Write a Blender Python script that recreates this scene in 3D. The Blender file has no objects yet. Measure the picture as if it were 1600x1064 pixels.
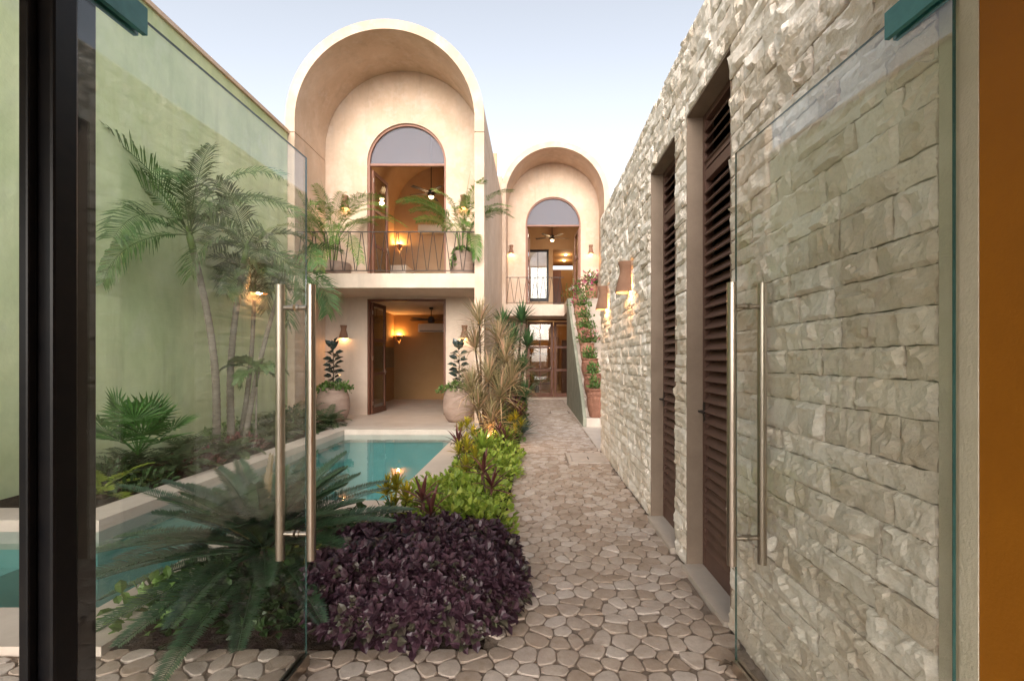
import bpy, math, random
from mathutils import Vector, Matrix, noise
R = math.radians
PI = math.pi
random.seed(7)
sc = bpy.context.scene
COL = sc.collection
# ---------------------------------------------------------------- camera, world, sun
EYE = 1.35
cam_d = bpy.data.cameras.new('camera'); cam = bpy.data.objects.new('camera', cam_d); COL.objects.link(cam)
cam.location = (0, 0, EYE); cam.rotation_euler = (R(90), 0, 0)
cam_d.lens = 16.0; cam_d.sensor_width = 36; cam_d.shift_x = -35/1600; cam_d.shift_y = 30/1600
cam_d.clip_start = 0.05; cam_d.clip_end = 500
sc.camera = cam
w = bpy.data.worlds.new('World'); sc.world = w; w.use_nodes = True
nt = w.node_tree; nt.nodes.clear()
SUN_EL, SUN_AZ = 24, 183          # behind the camera
sky = nt.nodes.new('ShaderNodeTexSky'); sky.sky_type = 'NISHITA'; sky.sun_disc = False
sky.sun_elevation = R(SUN_EL); sky.sun_rotation = R(SUN_AZ); sky.dust_density = 3.0; sky.ozone_density = 1.0; sky.air_density = 1.0
bg = nt.nodes.new('ShaderNodeBackground'); bg.inputs[1].default_value = 0.14
wo = nt.nodes.new('ShaderNodeOutputWorld')
hs_ = nt.nodes.new('ShaderNodeHueSaturation'); hs_.inputs['Saturation'].default_value = .33
nt.links.new(sky.outputs[0], hs_.inputs['Color']); nt.links.new(hs_.outputs[0], bg.inputs[0]); nt.links.new(bg.outputs[0], wo.inputs[0])
sd = bpy.data.lights.new('sun', 'SUN'); sd.energy = 0.75; sd.angle = R(50); sd.color = (1.0, .88, .76)
sun = bpy.data.objects.new('sun', sd); COL.objects.link(sun)
_el, _az = R(38), R(SUN_AZ)
_d = Vector((math.sin(_az)*math.cos(_el), math.cos(_az)*math.cos(_el), math.sin(_el)))
sun.rotation_euler = _d.to_track_quat('Z', 'Y').to_euler()
sc.view_settings.view_transform = 'Standard'; sc.view_settings.look = 'None'
sc.view_settings.gamma = 1; sc.view_settings.use_curve_mapping = False
sc.view_settings.exposure = 1.30
sc.render.engine = 'CYCLES'
sc.cycles.transparent_max_bounces = 24
sc.cycles.max_bounces = 8

# ---------------------------------------------------------------- materials
def new_mat(name):
    m = bpy.data.materials.new(name); m.use_nodes = True
    t = m.node_tree; t.nodes.clear()
    o = t.nodes.new('ShaderNodeOutputMaterial')
    return m, t, o
def noise_tex(t, scale, detail=4, rough=.55, vec=None, dist=0):
    n = t.nodes.new('ShaderNodeTexNoise'); n.inputs['Scale'].default_value = scale
    n.inputs['Detail'].default_value = detail; n.inputs['Roughness'].default_value = rough
    n.inputs['Distortion'].default_value = dist
    if vec: t.links.new(vec, n.inputs['Vector'])
    return n.outputs['Fac']
def ramp(t, fac, stops):
    r = t.nodes.new('ShaderNodeValToRGB'); e = r.color_ramp.elements
    while len(e) > 1: e.remove(e[-1])
    e[0].position = stops[0][0]; e[0].color = (*stops[0][1], 1)
    for p, c in stops[1:]:
        k = e.new(p); k.color = (*c, 1)
    t.links.new(fac, r.inputs['Fac']); return r.outputs['Color']
def mixc(t, fac, a, b, mode='MIX'):
    m = t.nodes.new('ShaderNodeMix'); m.data_type = 'RGBA'; m.blend_type = mode
    for sock, v in ((m.inputs['Factor'], fac), (m.inputs['A'], a), (m.inputs['B'], b)):
        if hasattr(v, 'is_linked'): t.links.new(v, sock)
        elif isinstance(v, tuple): sock.default_value = (*v, 1)
        else: sock.default_value = v
    # pick colour sockets explicitly
    return m
def cmix(t, fac, a, b, mode='MIX'):
    m = t.nodes.new('ShaderNodeMix'); m.data_type = 'RGBA'; m.blend_type = mode
    fs, asx, bs = m.inputs[0], m.inputs[6], m.inputs[7]
    for s, v in ((fs, fac), (asx, a), (bs, b)):
        if isinstance(v, bpy.types.NodeSocket): t.links.new(v, s)
        elif isinstance(v, tuple): s.default_value = (*v, 1)
        else: s.default_value = v
    return m.outputs[2]
def mathn(t, op, a, b=None, clamp=False):
    m = t.nodes.new('ShaderNodeMath'); m.operation = op; m.use_clamp = clamp
    for i, v in enumerate((a, b)):
        if v is None: continue
        if isinstance(v, bpy.types.NodeSocket): t.links.new(v, m.inputs[i])
        else: m.inputs[i].default_value = v
    return m.outputs[0]
def mapped(t, sc_=(1, 1, 1)):
    g = t.nodes.new('ShaderNodeNewGeometry'); m = t.nodes.new('ShaderNodeMapping')
    m.inputs['Scale'].default_value = sc_
    t.links.new(g.outputs['Position'], m.inputs['Vector']); return m.outputs[0]
def rnd_value(t):
    a = t.nodes.new('ShaderNodeAttribute'); a.attribute_name = 'rnd'
    return a.outputs['Fac']
def pmat(name, ca, cb, scale=3, rough=.8, bumps=((40, .3, .004),), rnd=0.0, metal=0, spec=.3, cc=None, stretch=(1, 1, 1), coat=0, contrast=(.35, .68), fine=None, facet=None, streak=0):
    m, t, o = new_mat(name)
    v = mapped(t, stretch)
    f = noise_tex(t, scale, 6, .6, v, .4)
    col = ramp(t, f, [(contrast[0], ca), (contrast[1], cb)])
    if cc:
        f2 = noise_tex(t, scale*3.3, 5, .65, v)
        k = mathn(t, 'MULTIPLY', mathn(t, 'SUBTRACT', f2, .5, True), 3.2, True)
        col = cmix(t, k, col, cc)
    if fine:
        f3 = noise_tex(t, fine[0], 4, .7, v)
        k3 = mathn(t, 'ADD', mathn(t, 'MULTIPLY', f3, fine[1]), 1-fine[1]*.5)
        cmb = t.nodes.new('ShaderNodeCombineColor')
        for i in range(3): t.links.new(k3, cmb.inputs[i])
        col = cmix(t, 1.0, col, cmb.outputs[0], 'MULTIPLY')
    if streak:
        f5 = noise_tex(t, 1.0, 5, .6, mapped(t, (5, 5, .45))); f6 = noise_tex(t, .9, 3, .5, mapped(t))
        k5 = mathn(t, 'SUBTRACT', 1.0, mathn(t, 'MULTIPLY', mathn(t, 'MULTIPLY', mathn(t, 'SUBTRACT', f5, .5, True), f6), streak*6), True)
        cm5 = t.nodes.new('ShaderNodeCombineColor')
        for i in range(3): t.links.new(k5, cm5.inputs[i])
        col = cmix(t, 1.0, col, cm5.outputs[0], 'MULTIPLY')
    if rnd:
        k4 = mathn(t, 'ADD', mathn(t, 'MULTIPLY', rnd_value(t), rnd*2), 1-rnd)
        hs = t.nodes.new('ShaderNodeHueSaturation'); t.links.new(col, hs.inputs['Color']); t.links.new(k4, hs.inputs['Value'])
        sat = mathn(t, 'ADD', mathn(t, 'MULTIPLY', rnd_value(t), -.5), 1.25); t.links.new(sat, hs.inputs['Saturation'])
        col = hs.outputs[0]
    p = t.nodes.new('ShaderNodeBsdfPrincipled')
    t.links.new(col, p.inputs['Base Color'])
    p.inputs['Roughness'].default_value = rough; p.inputs['Metallic'].default_value = metal
    p.inputs['Specular IOR Level'].default_value = spec; p.inputs['Coat Weight'].default_value = coat
    prev = None
    for fsc, fst, fd in (facet or ()):
        wv = mapped(t)
        nz = t.nodes.new('ShaderNodeTexNoise'); nz.inputs['Scale'].default_value = fsc*.8; t.links.new(wv, nz.inputs['Vector'])
        va = t.nodes.new('ShaderNodeVectorMath'); va.operation = 'MULTIPLY_ADD'; t.links.new(nz.outputs['Color'], va.inputs[0]); va.inputs[1].default_value = (.9/fsc,)*3; t.links.new(wv, va.inputs[2])
        vo = t.nodes.new('ShaderNodeTexVoronoi'); vo.inputs['Scale'].default_value = fsc; vo.inputs['Randomness'].default_value = 1; t.links.new(va.outputs[0], vo.inputs['Vector'])
        sb = t.nodes.new('ShaderNodeVectorMath'); sb.operation = 'SUBTRACT'; t.links.new(va.outputs[0], sb.inputs[0]); t.links.new(vo.outputs['Position'], sb.inputs[1])
        cs = t.nodes.new('ShaderNodeVectorMath'); cs.operation = 'SUBTRACT'; t.links.new(vo.outputs['Color'], cs.inputs[0]); cs.inputs[1].default_value = (.5, .5, .5)
        dt = t.nodes.new('ShaderNodeVectorMath'); dt.operation = 'DOT_PRODUCT'; t.links.new(sb.outputs[0], dt.inputs[0]); t.links.new(cs.outputs[0], dt.inputs[1])
        hh = mathn(t, 'MULTIPLY', dt.outputs['Value'], fsc)
        b = t.nodes.new('ShaderNodeBump'); b.inputs['Strength'].default_value = fst; b.inputs['Distance'].default_value = fd
        t.links.new(hh, b.inputs['Height'])
        if prev: t.links.new(prev, b.inputs['Normal'])
        prev = b.outputs[0]
    for s, st, d in bumps:
        b = t.nodes.new('ShaderNodeBump'); b.inputs['Strength'].default_value = st; b.inputs['Distance'].default_value = d
        t.links.new(noise_tex(t, s, 6, .62, mapped(t)), b.inputs['Height'])
        if prev: t.links.new(prev, b.inputs['Normal'])
        prev = b.outputs[0]
    if prev: t.links.new(prev, p.inputs['Normal'])
    t.links.new(p.outputs[0], o.inputs[0]); return m
def leafmat(name, ca, cb, rough=.45, tr=.25, scale=9, tip=None, spec=.4):
    m, t, o = new_mat(name)
    f = noise_tex(t, scale, 4, .6, mapped(t))
    col = ramp(t, f, [(.35, ca), (.65, cb)])
    a = rnd_value(t)
    if tip: col = cmix(t, mathn(t, 'MULTIPLY', mathn(t, 'SUBTRACT', a, .62, True), 2.6, True), col, tip)
    k = mathn(t, 'ADD', mathn(t, 'MULTIPLY', a, .7), .65)
    hs = t.nodes.new('ShaderNodeHueSaturation'); t.links.new(col, hs.inputs['Color']); t.links.new(k, hs.inputs['Value']); col = hs.outputs[0]
    p = t.nodes.new('ShaderNodeBsdfPrincipled'); t.links.new(col, p.inputs['Base Color'])
    p.inputs['Roughness'].default_value = rough; p.inputs['Specular IOR Level'].default_value = spec
    tl = t.nodes.new('ShaderNodeBsdfTranslucent'); t.links.new(col, tl.inputs['Color'])
    mx = t.nodes.new('ShaderNodeMixShader'); mx.inputs[0].default_value = tr
    t.links.new(p.outputs[0], mx.inputs[1]); t.links.new(tl.outputs[0], mx.inputs[2]); t.links.new(mx.outputs[0], o.inputs[0])
    return m
def glassmat(name, tint=(.93, .98, .95), ior=1.5, rough=0.0, boost=1.0, bump=None):
    m, t, o = new_mat(name)
    fr = t.nodes.new('ShaderNodeFresnel')
    ge = t.nodes.new('ShaderNodeNewGeometry')      # the same index seen from inside the sheet
    t.links.new(mathn(t, 'SUBTRACT', ior, mathn(t, 'MULTIPLY', ge.outputs['Backfacing'], ior-1/ior)), fr.inputs[0])
    fac = mathn(t, 'MULTIPLY', fr.outputs[0], boost, True)
    tb = t.nodes.new('ShaderNodeBsdfTransparent'); tb.inputs[0].default_value = (*tint, 1)
    g = t.nodes.new('ShaderNodeBsdfGlossy'); g.inputs['Roughness'].default_value = rough
    if bump:
        b = t.nodes.new('ShaderNodeBump'); b.inputs['Strength'].default_value = bump[1]; b.inputs['Distance'].default_value = bump[2]
        t.links.new(noise_tex(t, bump[0], 3, .5, mapped(t)), b.inputs['Height'])
        t.links.new(b.outputs[0], g.inputs['Normal']); t.links.new(b.outputs[0], fr.inputs['Normal'])
    mx = t.nodes.new('ShaderNodeMixShader'); t.links.new(fac, mx.inputs[0])
    t.links.new(tb.outputs[0], mx.inputs[1]); t.links.new(g.outputs[0], mx.inputs[2]); t.links.new(mx.outputs[0], o.inputs[0])
    return m
def emis(name, c, s):
    m, t, o = new_mat(name); e = t.nodes.new('ShaderNodeEmission'); e.inputs[0].default_value = (*c, 1); e.inputs[1].default_value = s
    t.links.new(e.outputs[0], o.inputs[0]); return m

M = {}
M['peach'] = pmat('peach_plaster', (.555, .405, .295), (.665, .51, .39), 1.1, .85, ((3, .35, .02), (45, .25, .004)), cc=(.68, .55, .46), fine=(9, .18), streak=.16)
M['pale'] = pmat('pale_plaster', (.56, .44, .35), (.66, .54, .44), 1.4, .8, ((4, .3, .02), (50, .2, .003)), fine=(12, .15), streak=.16)
M['ochre_room'] = pmat('dimmed_ochre_plaster', (.31, .175, .075), (.37, .215, .10), 1.0, .85, ((4, .3, .01),))  # ochre deepened: the rooms' warm, dim light is put into the colour
M['peach_dim'] = pmat('dimmed_peach_plaster', (.44, .30, .19), (.52, .365, .235), 1.2, .85, ((4, .3, .01),))  # peach made darker for the upper rooms, their shade put into the colour
M['green'] = pmat('green_limewash', (.45, .53, .285), (.65, .70, .43), .75, .85, ((2.2, .45, .04), (30, .25, .006)), cc=(.57, .62, .42), stretch=(1, 1, .7), fine=(4.5, .3), streak=.25)
M['greengrey'] = pmat('grey_green_plaster', (.22, .225, .17), (.31, .31, .245), 3, .85, ((20, .3, .01),), fine=(8, .3))
M['cream'] = pmat('cream_render', (.55, .50, .38), (.64, .58, .46), 6, .9, ((90, .5, .006),))
M['orange'] = pmat('warm_lit_ochre_paint', (.33, .115, .003), (.38, .135, .004), 3, .7, ((120, .35, .003),))  # ochre wall, with the warm indoor light put into its base colour
M['stone'] = pmat('split_limestone', (.79, .685, .575), (.88, .80, .715), 5, .9, ((50, .8, .008), (160, .7, .003)), rnd=.14, cc=(.75, .625, .50), fine=(90, .3), facet=((55, .6, .006),))
M['mortar'] = pmat('wall_mortar', (.30, .25, .20), (.38, .33, .27), 12, .95, ((60, .5, .01),))
M['cobble'] = pmat('path_cobble', (.39, .31, .255), (.50, .415, .35), 7, .75, ((28, .4, .008), (140, .4, .003)), rnd=.2, cc=(.34, .265, .20), fine=(90, .3), spec=.35)
M['joint'] = pmat('sandy_joint', (.22, .17, .13), (.31, .245, .20), 25, .95, ((120, .7, .01),), fine=(200, .6))
M['coping'] = pmat('coping_cement', (.50, .42, .355), (.60, .52, .445), 2.2, .7, ((5, .2, .01), (120, .2, .002)), cc=(.50, .43, .37), fine=(30, .1))
M['floor'] = pmat('polished_cement', (.46, .375, .31), (.56, .475, .40), 2, .5, ((6, .2, .005),), cc=(.5, .41, .34), fine=(14, .12))
M['soil'] = pmat('dark_soil', (.028, .019, .013), (.07, .045, .03), 14, .95, ((30, .9, .04),), fine=(80, .8))
M['pool'] = pmat('pool_plaster', (.19, .40, .38), (.25, .47, .45), 1.6, .6, ((5, .2, .01),), cc=(.22, .44, .42))
M['brown'] = pmat('brown_jamb_render', (.235, .175, .13), (.29, .22, .165), 5, .8, ((90, .4, .004),), fine=(80, .15))
M['louvre'] = pmat('brown_louvre_paint', (.12, .062, .046), (.145, .076, .057), 8, .45, ((200, .1, .001),), spec=.45)
M['wood'] = pmat('red_brown_wood', (.10, .036, .018), (.16, .062, .032), 9, .5, ((60, .2, .002),), stretch=(6, 6, .5), spec=.4)
M['wood_light'] = pmat('rosy_wood_frame', (.24, .115, .078), (.30, .15, .105), 9, .5, ((60, .2, .002),), stretch=(5, 5, .5))
M['steel_black'] = pmat('black_steel', (.003, .003, .004), (.007, .006, .006), 20, .35, ((60, .12, .002),), spec=.2)
M['iron'] = pmat('dark_iron', (.03, .022, .018), (.05, .036, .03), 20, .5, ())
M['handle'] = pmat('brushed_bronze_steel', (.42, .36, .30), (.50, .44, .37), 3, .28, (), metal=1, stretch=(60, 60, 1))
M['teal'] = pmat('teal_tinted_patch_metal', (.03, .19, .19), (.06, .27, .27), 12, .35, (), spec=.5, fine=(60, .3))  # teal reflected at the glass is put into the metal colour
M['terra'] = pmat('terracotta', (.30, .145, .09), (.39, .20, .135), 7, .8, ((60, .3, .004),), cc=(.40, .26, .20), fine=(60, .2))
M['terra_woven'] = pmat('stamped_terracotta', (.21, .09, .055), (.30, .14, .09), 16, .8, ((70, .7, .012),), cc=(.36, .20, .15), fine=(90, .3))
M['potgrey'] = pmat('weathered_clay', (.27, .185, .145), (.37, .27, .215), 4, .75, ((12, .3, .01), (80, .2, .003)), cc=(.30, .19, .145), stretch=(1, 1, 3))
M['sconce'] = pmat('sconce_clay', (.22, .115, .072), (.28, .155, .10), 9, .85, ((90, .4, .003),))
M['bark'] = pmat('palm_bark', (.13, .11, .085), (.24, .215, .17), 11, .85, ((50, .5, .01),), stretch=(1, 1, 5))
M['bark_dark'] = pmat('dark_stem', (.07, .05, .035), (.14, .10, .07), 14, .85, ((50, .5, .01),))
M['white'] = pmat('white_plastic', (.62, .58, .52), (.66, .62, .56), 4, .4, ())
M['hatch'] = pmat('hatch_slab', (.46, .39, .34), (.54, .47, .41), 6, .8, ((100, .3, .003),))
M['tile_dark'] = pmat('niche_tile', (.16, .13, .08), (.2, .16, .1), 6, .5, ())
M['glass'] = glassmat('clear_glass', (.98, .993, .986), 1.52, boost=1.15)
M['glass_edge'] = pmat('green_glass_edge', (.015, .06, .055), (.03, .09, .08), 8, .15, (), spec=.6)
M['pane'] = glassmat('window_pane', (.85, .86, .84), 1.5, boost=1.6)
M['water'] = glassmat('pool_water', (.74, .89, .90), 1.33, .0, 1.25, bump=(3.5, .09, .02))
# transom glass: half clear, with an even grey body colour
m_, t_, o_ = new_mat('grey_transom_glass')
pb = t_.nodes.new('ShaderNodeBsdfPrincipled'); pb.inputs['Base Color'].default_value = (.26, .26, .30, 1); pb.inputs['Roughness'].default_value = .35; pb.inputs['Specular IOR Level'].default_value = .15
tb_ = t_.nodes.new('ShaderNodeBsdfTransparent'); tb_.inputs[0].default_value = (.8, .8, .85, 1)
mx_ = t_.nodes.new('ShaderNodeMixShader'); mx_.inputs[0].default_value = .55
t_.links.new(pb.outputs[0], mx_.inputs[1]); t_.links.new(tb_.outputs[0], mx_.inputs[2]); t_.links.new(mx_.outputs[0], o_.inputs[0]); M['transom'] = m_
M['bulb'] = emis('warm_bulb', (1, .55, .2), 14)
M['spot_lens'] = emis('spot_lens', (1, .6, .25), 2.5)
M['downlight'] = emis('warm_downlight', (1, .72, .4), 12)
M['fan_light'] = emis('fan_light', (1, .72, .42), 8)
# leaves
M['palm'] = leafmat('palm_leaf', (.06, .12, .035), (.11, .18, .06), .4, .3)
M['areca'] = leafmat('areca_leaf', (.075, .17, .025), (.15, .25, .045), .4, .3, tip=(.24, .25, .06))
M['sago'] = leafmat('sago_leaf', (.026, .058, .027), (.055, .10, .047), .35, .12, spec=.5)
M['sago_new'] = leafmat('sago_bronze_leaf', (.16, .12, .06), (.22, .17, .09), .45, .2)
M['fan'] = leafmat('fan_palm_leaf', (.06, .15, .035), (.10, .22, .055), .4, .3)
M['zamia'] = leafmat('bright_cycad_leaf', (.15, .21, .03), (.25, .30, .05), .4, .3)
M['fern'] = leafmat('fern_leaf', (.05, .085, .035), (.09, .13, .05), .6, .3)
M['purple'] = leafmat('purple_leaf', (.045, .021, .033), (.085, .040, .055), .4, .12, 14, tip=(.06, .075, .035))
M['lime'] = leafmat('lime_leaf', (.20, .32, .04), (.36, .46, .07), .4, .35, 12, tip=(.36, .40, .08))
M['dgreen'] = leafmat('dark_green_leaf', (.035, .075, .022), (.07, .12, .04), .4, .2)
M['mgreen'] = leafmat('mid_green_leaf', (.08, .155, .035), (.15, .24, .06), .45, .3)
M['tan'] = leafmat('tan_dracaena_leaf', (.30, .27, .12), (.46, .35, .21), .5, .35, 7, tip=(.52, .32, .22))
M['yucca'] = leafmat('yucca_leaf', (.035, .08, .03), (.07, .14, .045), .4, .15)
M['ti'] = leafmat('ti_leaf', (.085, .03, .03), (.16, .055, .045), .4, .2, 8)
M['croton'] = leafmat('croton_leaf', (.20, .22, .025), (.40, .34, .03), .4, .3, 12, tip=(.48, .36, .03))
M['agave'] = leafmat('blue_green_leaf', (.09, .14, .11), (.14, .19, .15), .5, .1)
M['rubber'] = leafmat('rubber_leaf', (.022, .034, .028), (.045, .06, .048), .22, .05, spec=.6)
M['magenta'] = leafmat('magenta_bract', (.42, .02, .12), (.55, .05, .22), .5, .35)
M['pink'] = leafmat('pink_bract', (.50, .14, .14), (.60, .25, .24), .5, .35)
M['whitefl'] = leafmat('white_bract', (.6, .55, .48), (.7, .66, .6), .5, .3)

# ---------------------------------------------------------------- mesh helpers
WL = {}
class MB:
    def __init__(s): s.v = []; s.f = []; s.r = []
    def add(s, vs, fs, r=None, mat=None):
        b = len(s.v); rr = random.random() if r is None else r
        s.v += [tuple(mat @ Vector(v)) if mat else tuple(v) for v in vs]
        s.f += [tuple(b+i for i in f) for f in fs]; s.r += [rr]*len(fs)
        return s
    def box(s, x0, x1, y0, y1, z0, z1, r=None, mat=None):
        vs = [(x, y, z) for z in (z0, z1) for y in (y0, y1) for x in (x0, x1)]
        return s.add(vs, [(0, 2, 3, 1), (4, 5, 7, 6), (0, 1, 5, 4), (2, 6, 7, 3), (0, 4, 6, 2), (1, 3, 7, 5)], r, mat)
    def bevbox(s, x0, x1, y0, y1, z0, z1, b=.01, r=None, mat=None):
        vs = []
        for (z, i) in ((z0, 0), (z1-b, 0), (z1, b)):
            vs += [(x0+i, y0+i, z), (x1-i, y0+i, z), (x1-i, y1-i, z), (x0+i, y1-i, z)]
        fs = [(3, 2, 1, 0), (8, 9, 10, 11)]
        for k in (0, 4):
            for j in range(4): fs.append((k+j, k+(j+1) % 4, k+4+(j+1) % 4, k+4+j))
        return s.add(vs, fs, r, mat)
    def tube(s, pts, rad, n=8, r=None, cap=True):
        pts = [Vector(p) for p in pts]; m = len(pts)
        rad = rad if isinstance(rad, (list, tuple)) else [rad]*m
        vs = []; up = None
        for i, p in enumerate(pts):
            d = (pts[min(i+1, m-1)]-pts[max(i-1, 0)]).normalized()
            if up is None: up = Vector((0, 0, 1)) if abs(d.z) < .9 else Vector((1, 0, 0))
            a = d.cross(up).normalized(); bb = a.cross(d).normalized(); up = bb
            for k in range(n):
                an = 2*PI*k/n; vs.append(p+(a*math.cos(an)+bb*math.sin(an))*rad[i])
        fs = [(i*n+k, i*n+(k+1) % n, (i+1)*n+(k+1) % n, (i+1)*n+k) for i in range(m-1) for k in range(n)]
        if cap: fs += [tuple(range(n-1, -1, -1)), tuple((m-1)*n+k for k in range(n))]
        return s.add(vs, fs, r)
    def lathe(s, prof, n=24, c=(0, 0, 0), a0=0, a1=2*PI, r=None, wob=0):
        closed = abs(a1-a0-2*PI) < 1e-6; m = n if closed else n+1
        vs = []
        for (rr, z) in prof:
            for k in range(m):
                a = a0+(a1-a0)*k/n
                q = rr*(1+wob*math.sin(a*3+z*9))
                vs.append((c[0]+q*math.cos(a), c[1]+q*math.sin(a), c[2]+z))
        fs = []
        for i in range(len(prof)-1):
            for k in range(n):
                k2 = (k+1) % m if closed else k+1
                fs.append((i*m+k, i*m+k2, (i+1)*m+k2, (i+1)*m+k))
        return s.add(vs, fs, r)
    def band(s, cx, zs, r0, r1, y0, y1, z0=None, n=40, inner_first=True):
        """arch shell: half ring plus straight legs to z0, run from y0 to y1"""
        io, oo = [], []
        if z0 is not None: io.append((cx+r0, z0)); oo.append((cx+r1, z0))
        for k in range(n+1):
            a = PI*k/n; io.append((cx+r0*math.cos(a), zs+r0*math.sin(a))); oo.append((cx+r1*math.cos(a), zs+r1*math.sin(a)))
        if z0 is not None: io.append((cx-r0, z0)); oo.append((cx-r1, z0))
        m = len(io); vs = []
        for y in (y0, y1):
            vs += [(x, y, z) for x, z in io]; vs += [(x, y, z) for x, z in oo]
        I0, O0, I1, O1 = 0, m, 2*m, 3*m; fs = []
        for k in range(m-1):
            fs += [(I0+k, O0+k, O0+k+1, I0+k+1), (I1+k, I1+k+1, O1+k+1, O1+k), (I0+k, I0+k+1, I1+k+1, I1+k), (O0+k, O1+k, O1+k+1, O0+k+1)]
        fs += [(I0, I1, O1, O0), (I0+m-1, O0+m-1, O1+m-1, I1+m-1)]
        return s.add(vs, fs, .5)
    def archwall(s, y0, y1, cx, z0, zs, r, ci, zsi, ri, zb, n=32):
        """wall filling an arch (cx,zs,r) down to z0 with an arched opening (ci,zsi,ri) down to zb"""
        out = [(cx+r, z0), (cx+r, zs)]+[(cx+r*math.cos(PI*k/n), zs+r*math.sin(PI*k/n)) for k in range(1, n)]+[(cx-r, zs), (cx-r, z0)]
        inn = [(ci+ri, zb), (ci+ri, zsi)]+[(ci+ri*math.cos(PI*k/n), zsi+ri*math.sin(PI*k/n)) for k in range(1, n)]+[(ci-ri, zsi), (ci-ri, zb)]
        m = len(out); vs = []
        for y in (y0, y1):
            vs += [(x, y, z) for x, z in inn]; vs += [(x, y, z) for x, z in out]
        I0, O0, I1, O1 = 0, m, 2*m, 3*m; fs = []
        for k in range(m-1):
            fs += [(I0+k, O0+k, O0+k+1, I0+k+1), (I1+k, I1+k+1, O1+k+1, O1+k), (I0+k, I0+k+1, I1+k+1, I1+k), (O0+k, O1+k, O1+k+1, O0+k+1)]
        return s.add(vs, fs, .5)
    def build(s, name, mat, parent=None, smooth=False, stuff=False, origin=None):
        if origin is None:
            xs = [v[0] for v in s.v]; ys = [v[1] for v in s.v]; zs = [v[2] for v in s.v]
            c = Vector(((min(xs)+max(xs))/2, (min(ys)+max(ys))/2, min(zs)))
        else: c = Vector(origin)
        me = bpy.data.meshes.new(name)
        me.from_pydata([(v[0]-c.x, v[1]-c.y, v[2]-c.z) for v in s.v], [], s.f)
        at = me.attributes.new('rnd', 'FLOAT', 'FACE'); at.data.foreach_set('value', s.r)
        if smooth: me.polygons.foreach_set('use_smooth', [True]*len(me.polygons))
        me.materials.append(M[mat] if isinstance(mat, str) else mat); me.update()
        o = bpy.data.objects.new(name, me); COL.objects.link(o)
        place(o, c, parent)
        if stuff: o['kind'] = 'stuff'
        return o
def place(o, c, parent):
    c = Vector(c); WL[o] = c
    if parent: o.parent = parent; o.location = c-WL[parent]
    else: o.location = c
def tag(o, label=None, cat=None, group=None, kind=None):
    if label: o['label'] = label
    if cat: o['category'] = cat
    if group: o['group'] = group
    if kind: o['kind'] = kind
    return o
def empty(name, loc, label, cat, group=None):
    o = bpy.data.objects.new(name, None); o.empty_display_size = .1; COL.objects.link(o); place(o, loc, None)
    return tag(o, label, cat, group)
def inst(src, name, parent, loc, rot=(0, 0, 0), scl=(1, 1, 1)):
    o = bpy.data.objects.new(name, src); COL.objects.link(o); place(o, loc, parent)
    o.rotation_euler = rot; o.scale = scl; return o
def copy_tree(o, parent=None):
    c = o.copy(); COL.objects.link(c)
    if parent: c.parent = parent
    for ch in list(o.children): copy_tree(ch, c)
    return c
def struct(mb, name, mat, parent=None, smooth=False):
    o = mb.build(name, mat, parent, smooth)
    if parent is None: o['kind'] = 'structure'
    return o
def smooth_by_angle(o, ang=40):
    me = o.data; me.polygons.foreach_set('use_smooth', [True]*len(me.polygons))
    me.set_sharp_from_angle(angle=R(ang))
def bevel(o, w=.012, seg=2):
    b = o.modifiers.new('bevel', 'BEVEL'); b.width = w; b.segments = seg; b.limit_method = 'ANGLE'; b.angle_limit = R(50)
def lamp(name, loc, e, c=(1, .55, .22), size=.03, parent=None):
    d = bpy.data.lights.new(name, 'POINT'); d.energy = e; d.color = c; d.shadow_soft_size = size
    o = bpy.data.objects.new(name, d); COL.objects.link(o); place(o, loc, parent); return o

# ================================================================ SETTING
g = MB()
for (x0, x1, y0, y1) in ((-300, -5.4, -300, 400), (2.7, 300, -300, 400), (-5.4, 2.7, 24, 400), (-5.4, 2.7, -300, -4)):
    g.add([(x0, y0, -.05), (x1, y0, -.05), (x1, y1, -.05), (x0, y1, -.05)], [(0, 1, 2, 3)])
struct(g, 'ground', 'soil')
# soil bodies
s = MB(); s.box(-5.15, -3.88, 4.03, 9.5, -1.5, 0.0)
soil1 = struct(s, 'planting_bed', 'soil')
s = MB(); s.box(-1.98, -.24, 2.12, 3.92, -1.5, .0); s.box(-1.02, -.24, 3.92, 14.6, -1.5, .0)
struct(s, 'planting_bed', 'soil')
# path base
s = MB(); s.box(-.24, .95, 2.12, 15.9, -1.5, -.005); s.box(-5.15, 1.0, 1.14, 2.08, -1.5, -.005); s.box(-1.98, -.24, 2.08, 2.12, -1.5, -.005); s.box(-.24, 1.0, 2.08, 2.12, -1.5, -.005)
s.box(.95, 1.09, 1.14, 6.8, -1.5, -.014)
path = struct(s, 'path', 'joint')

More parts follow.
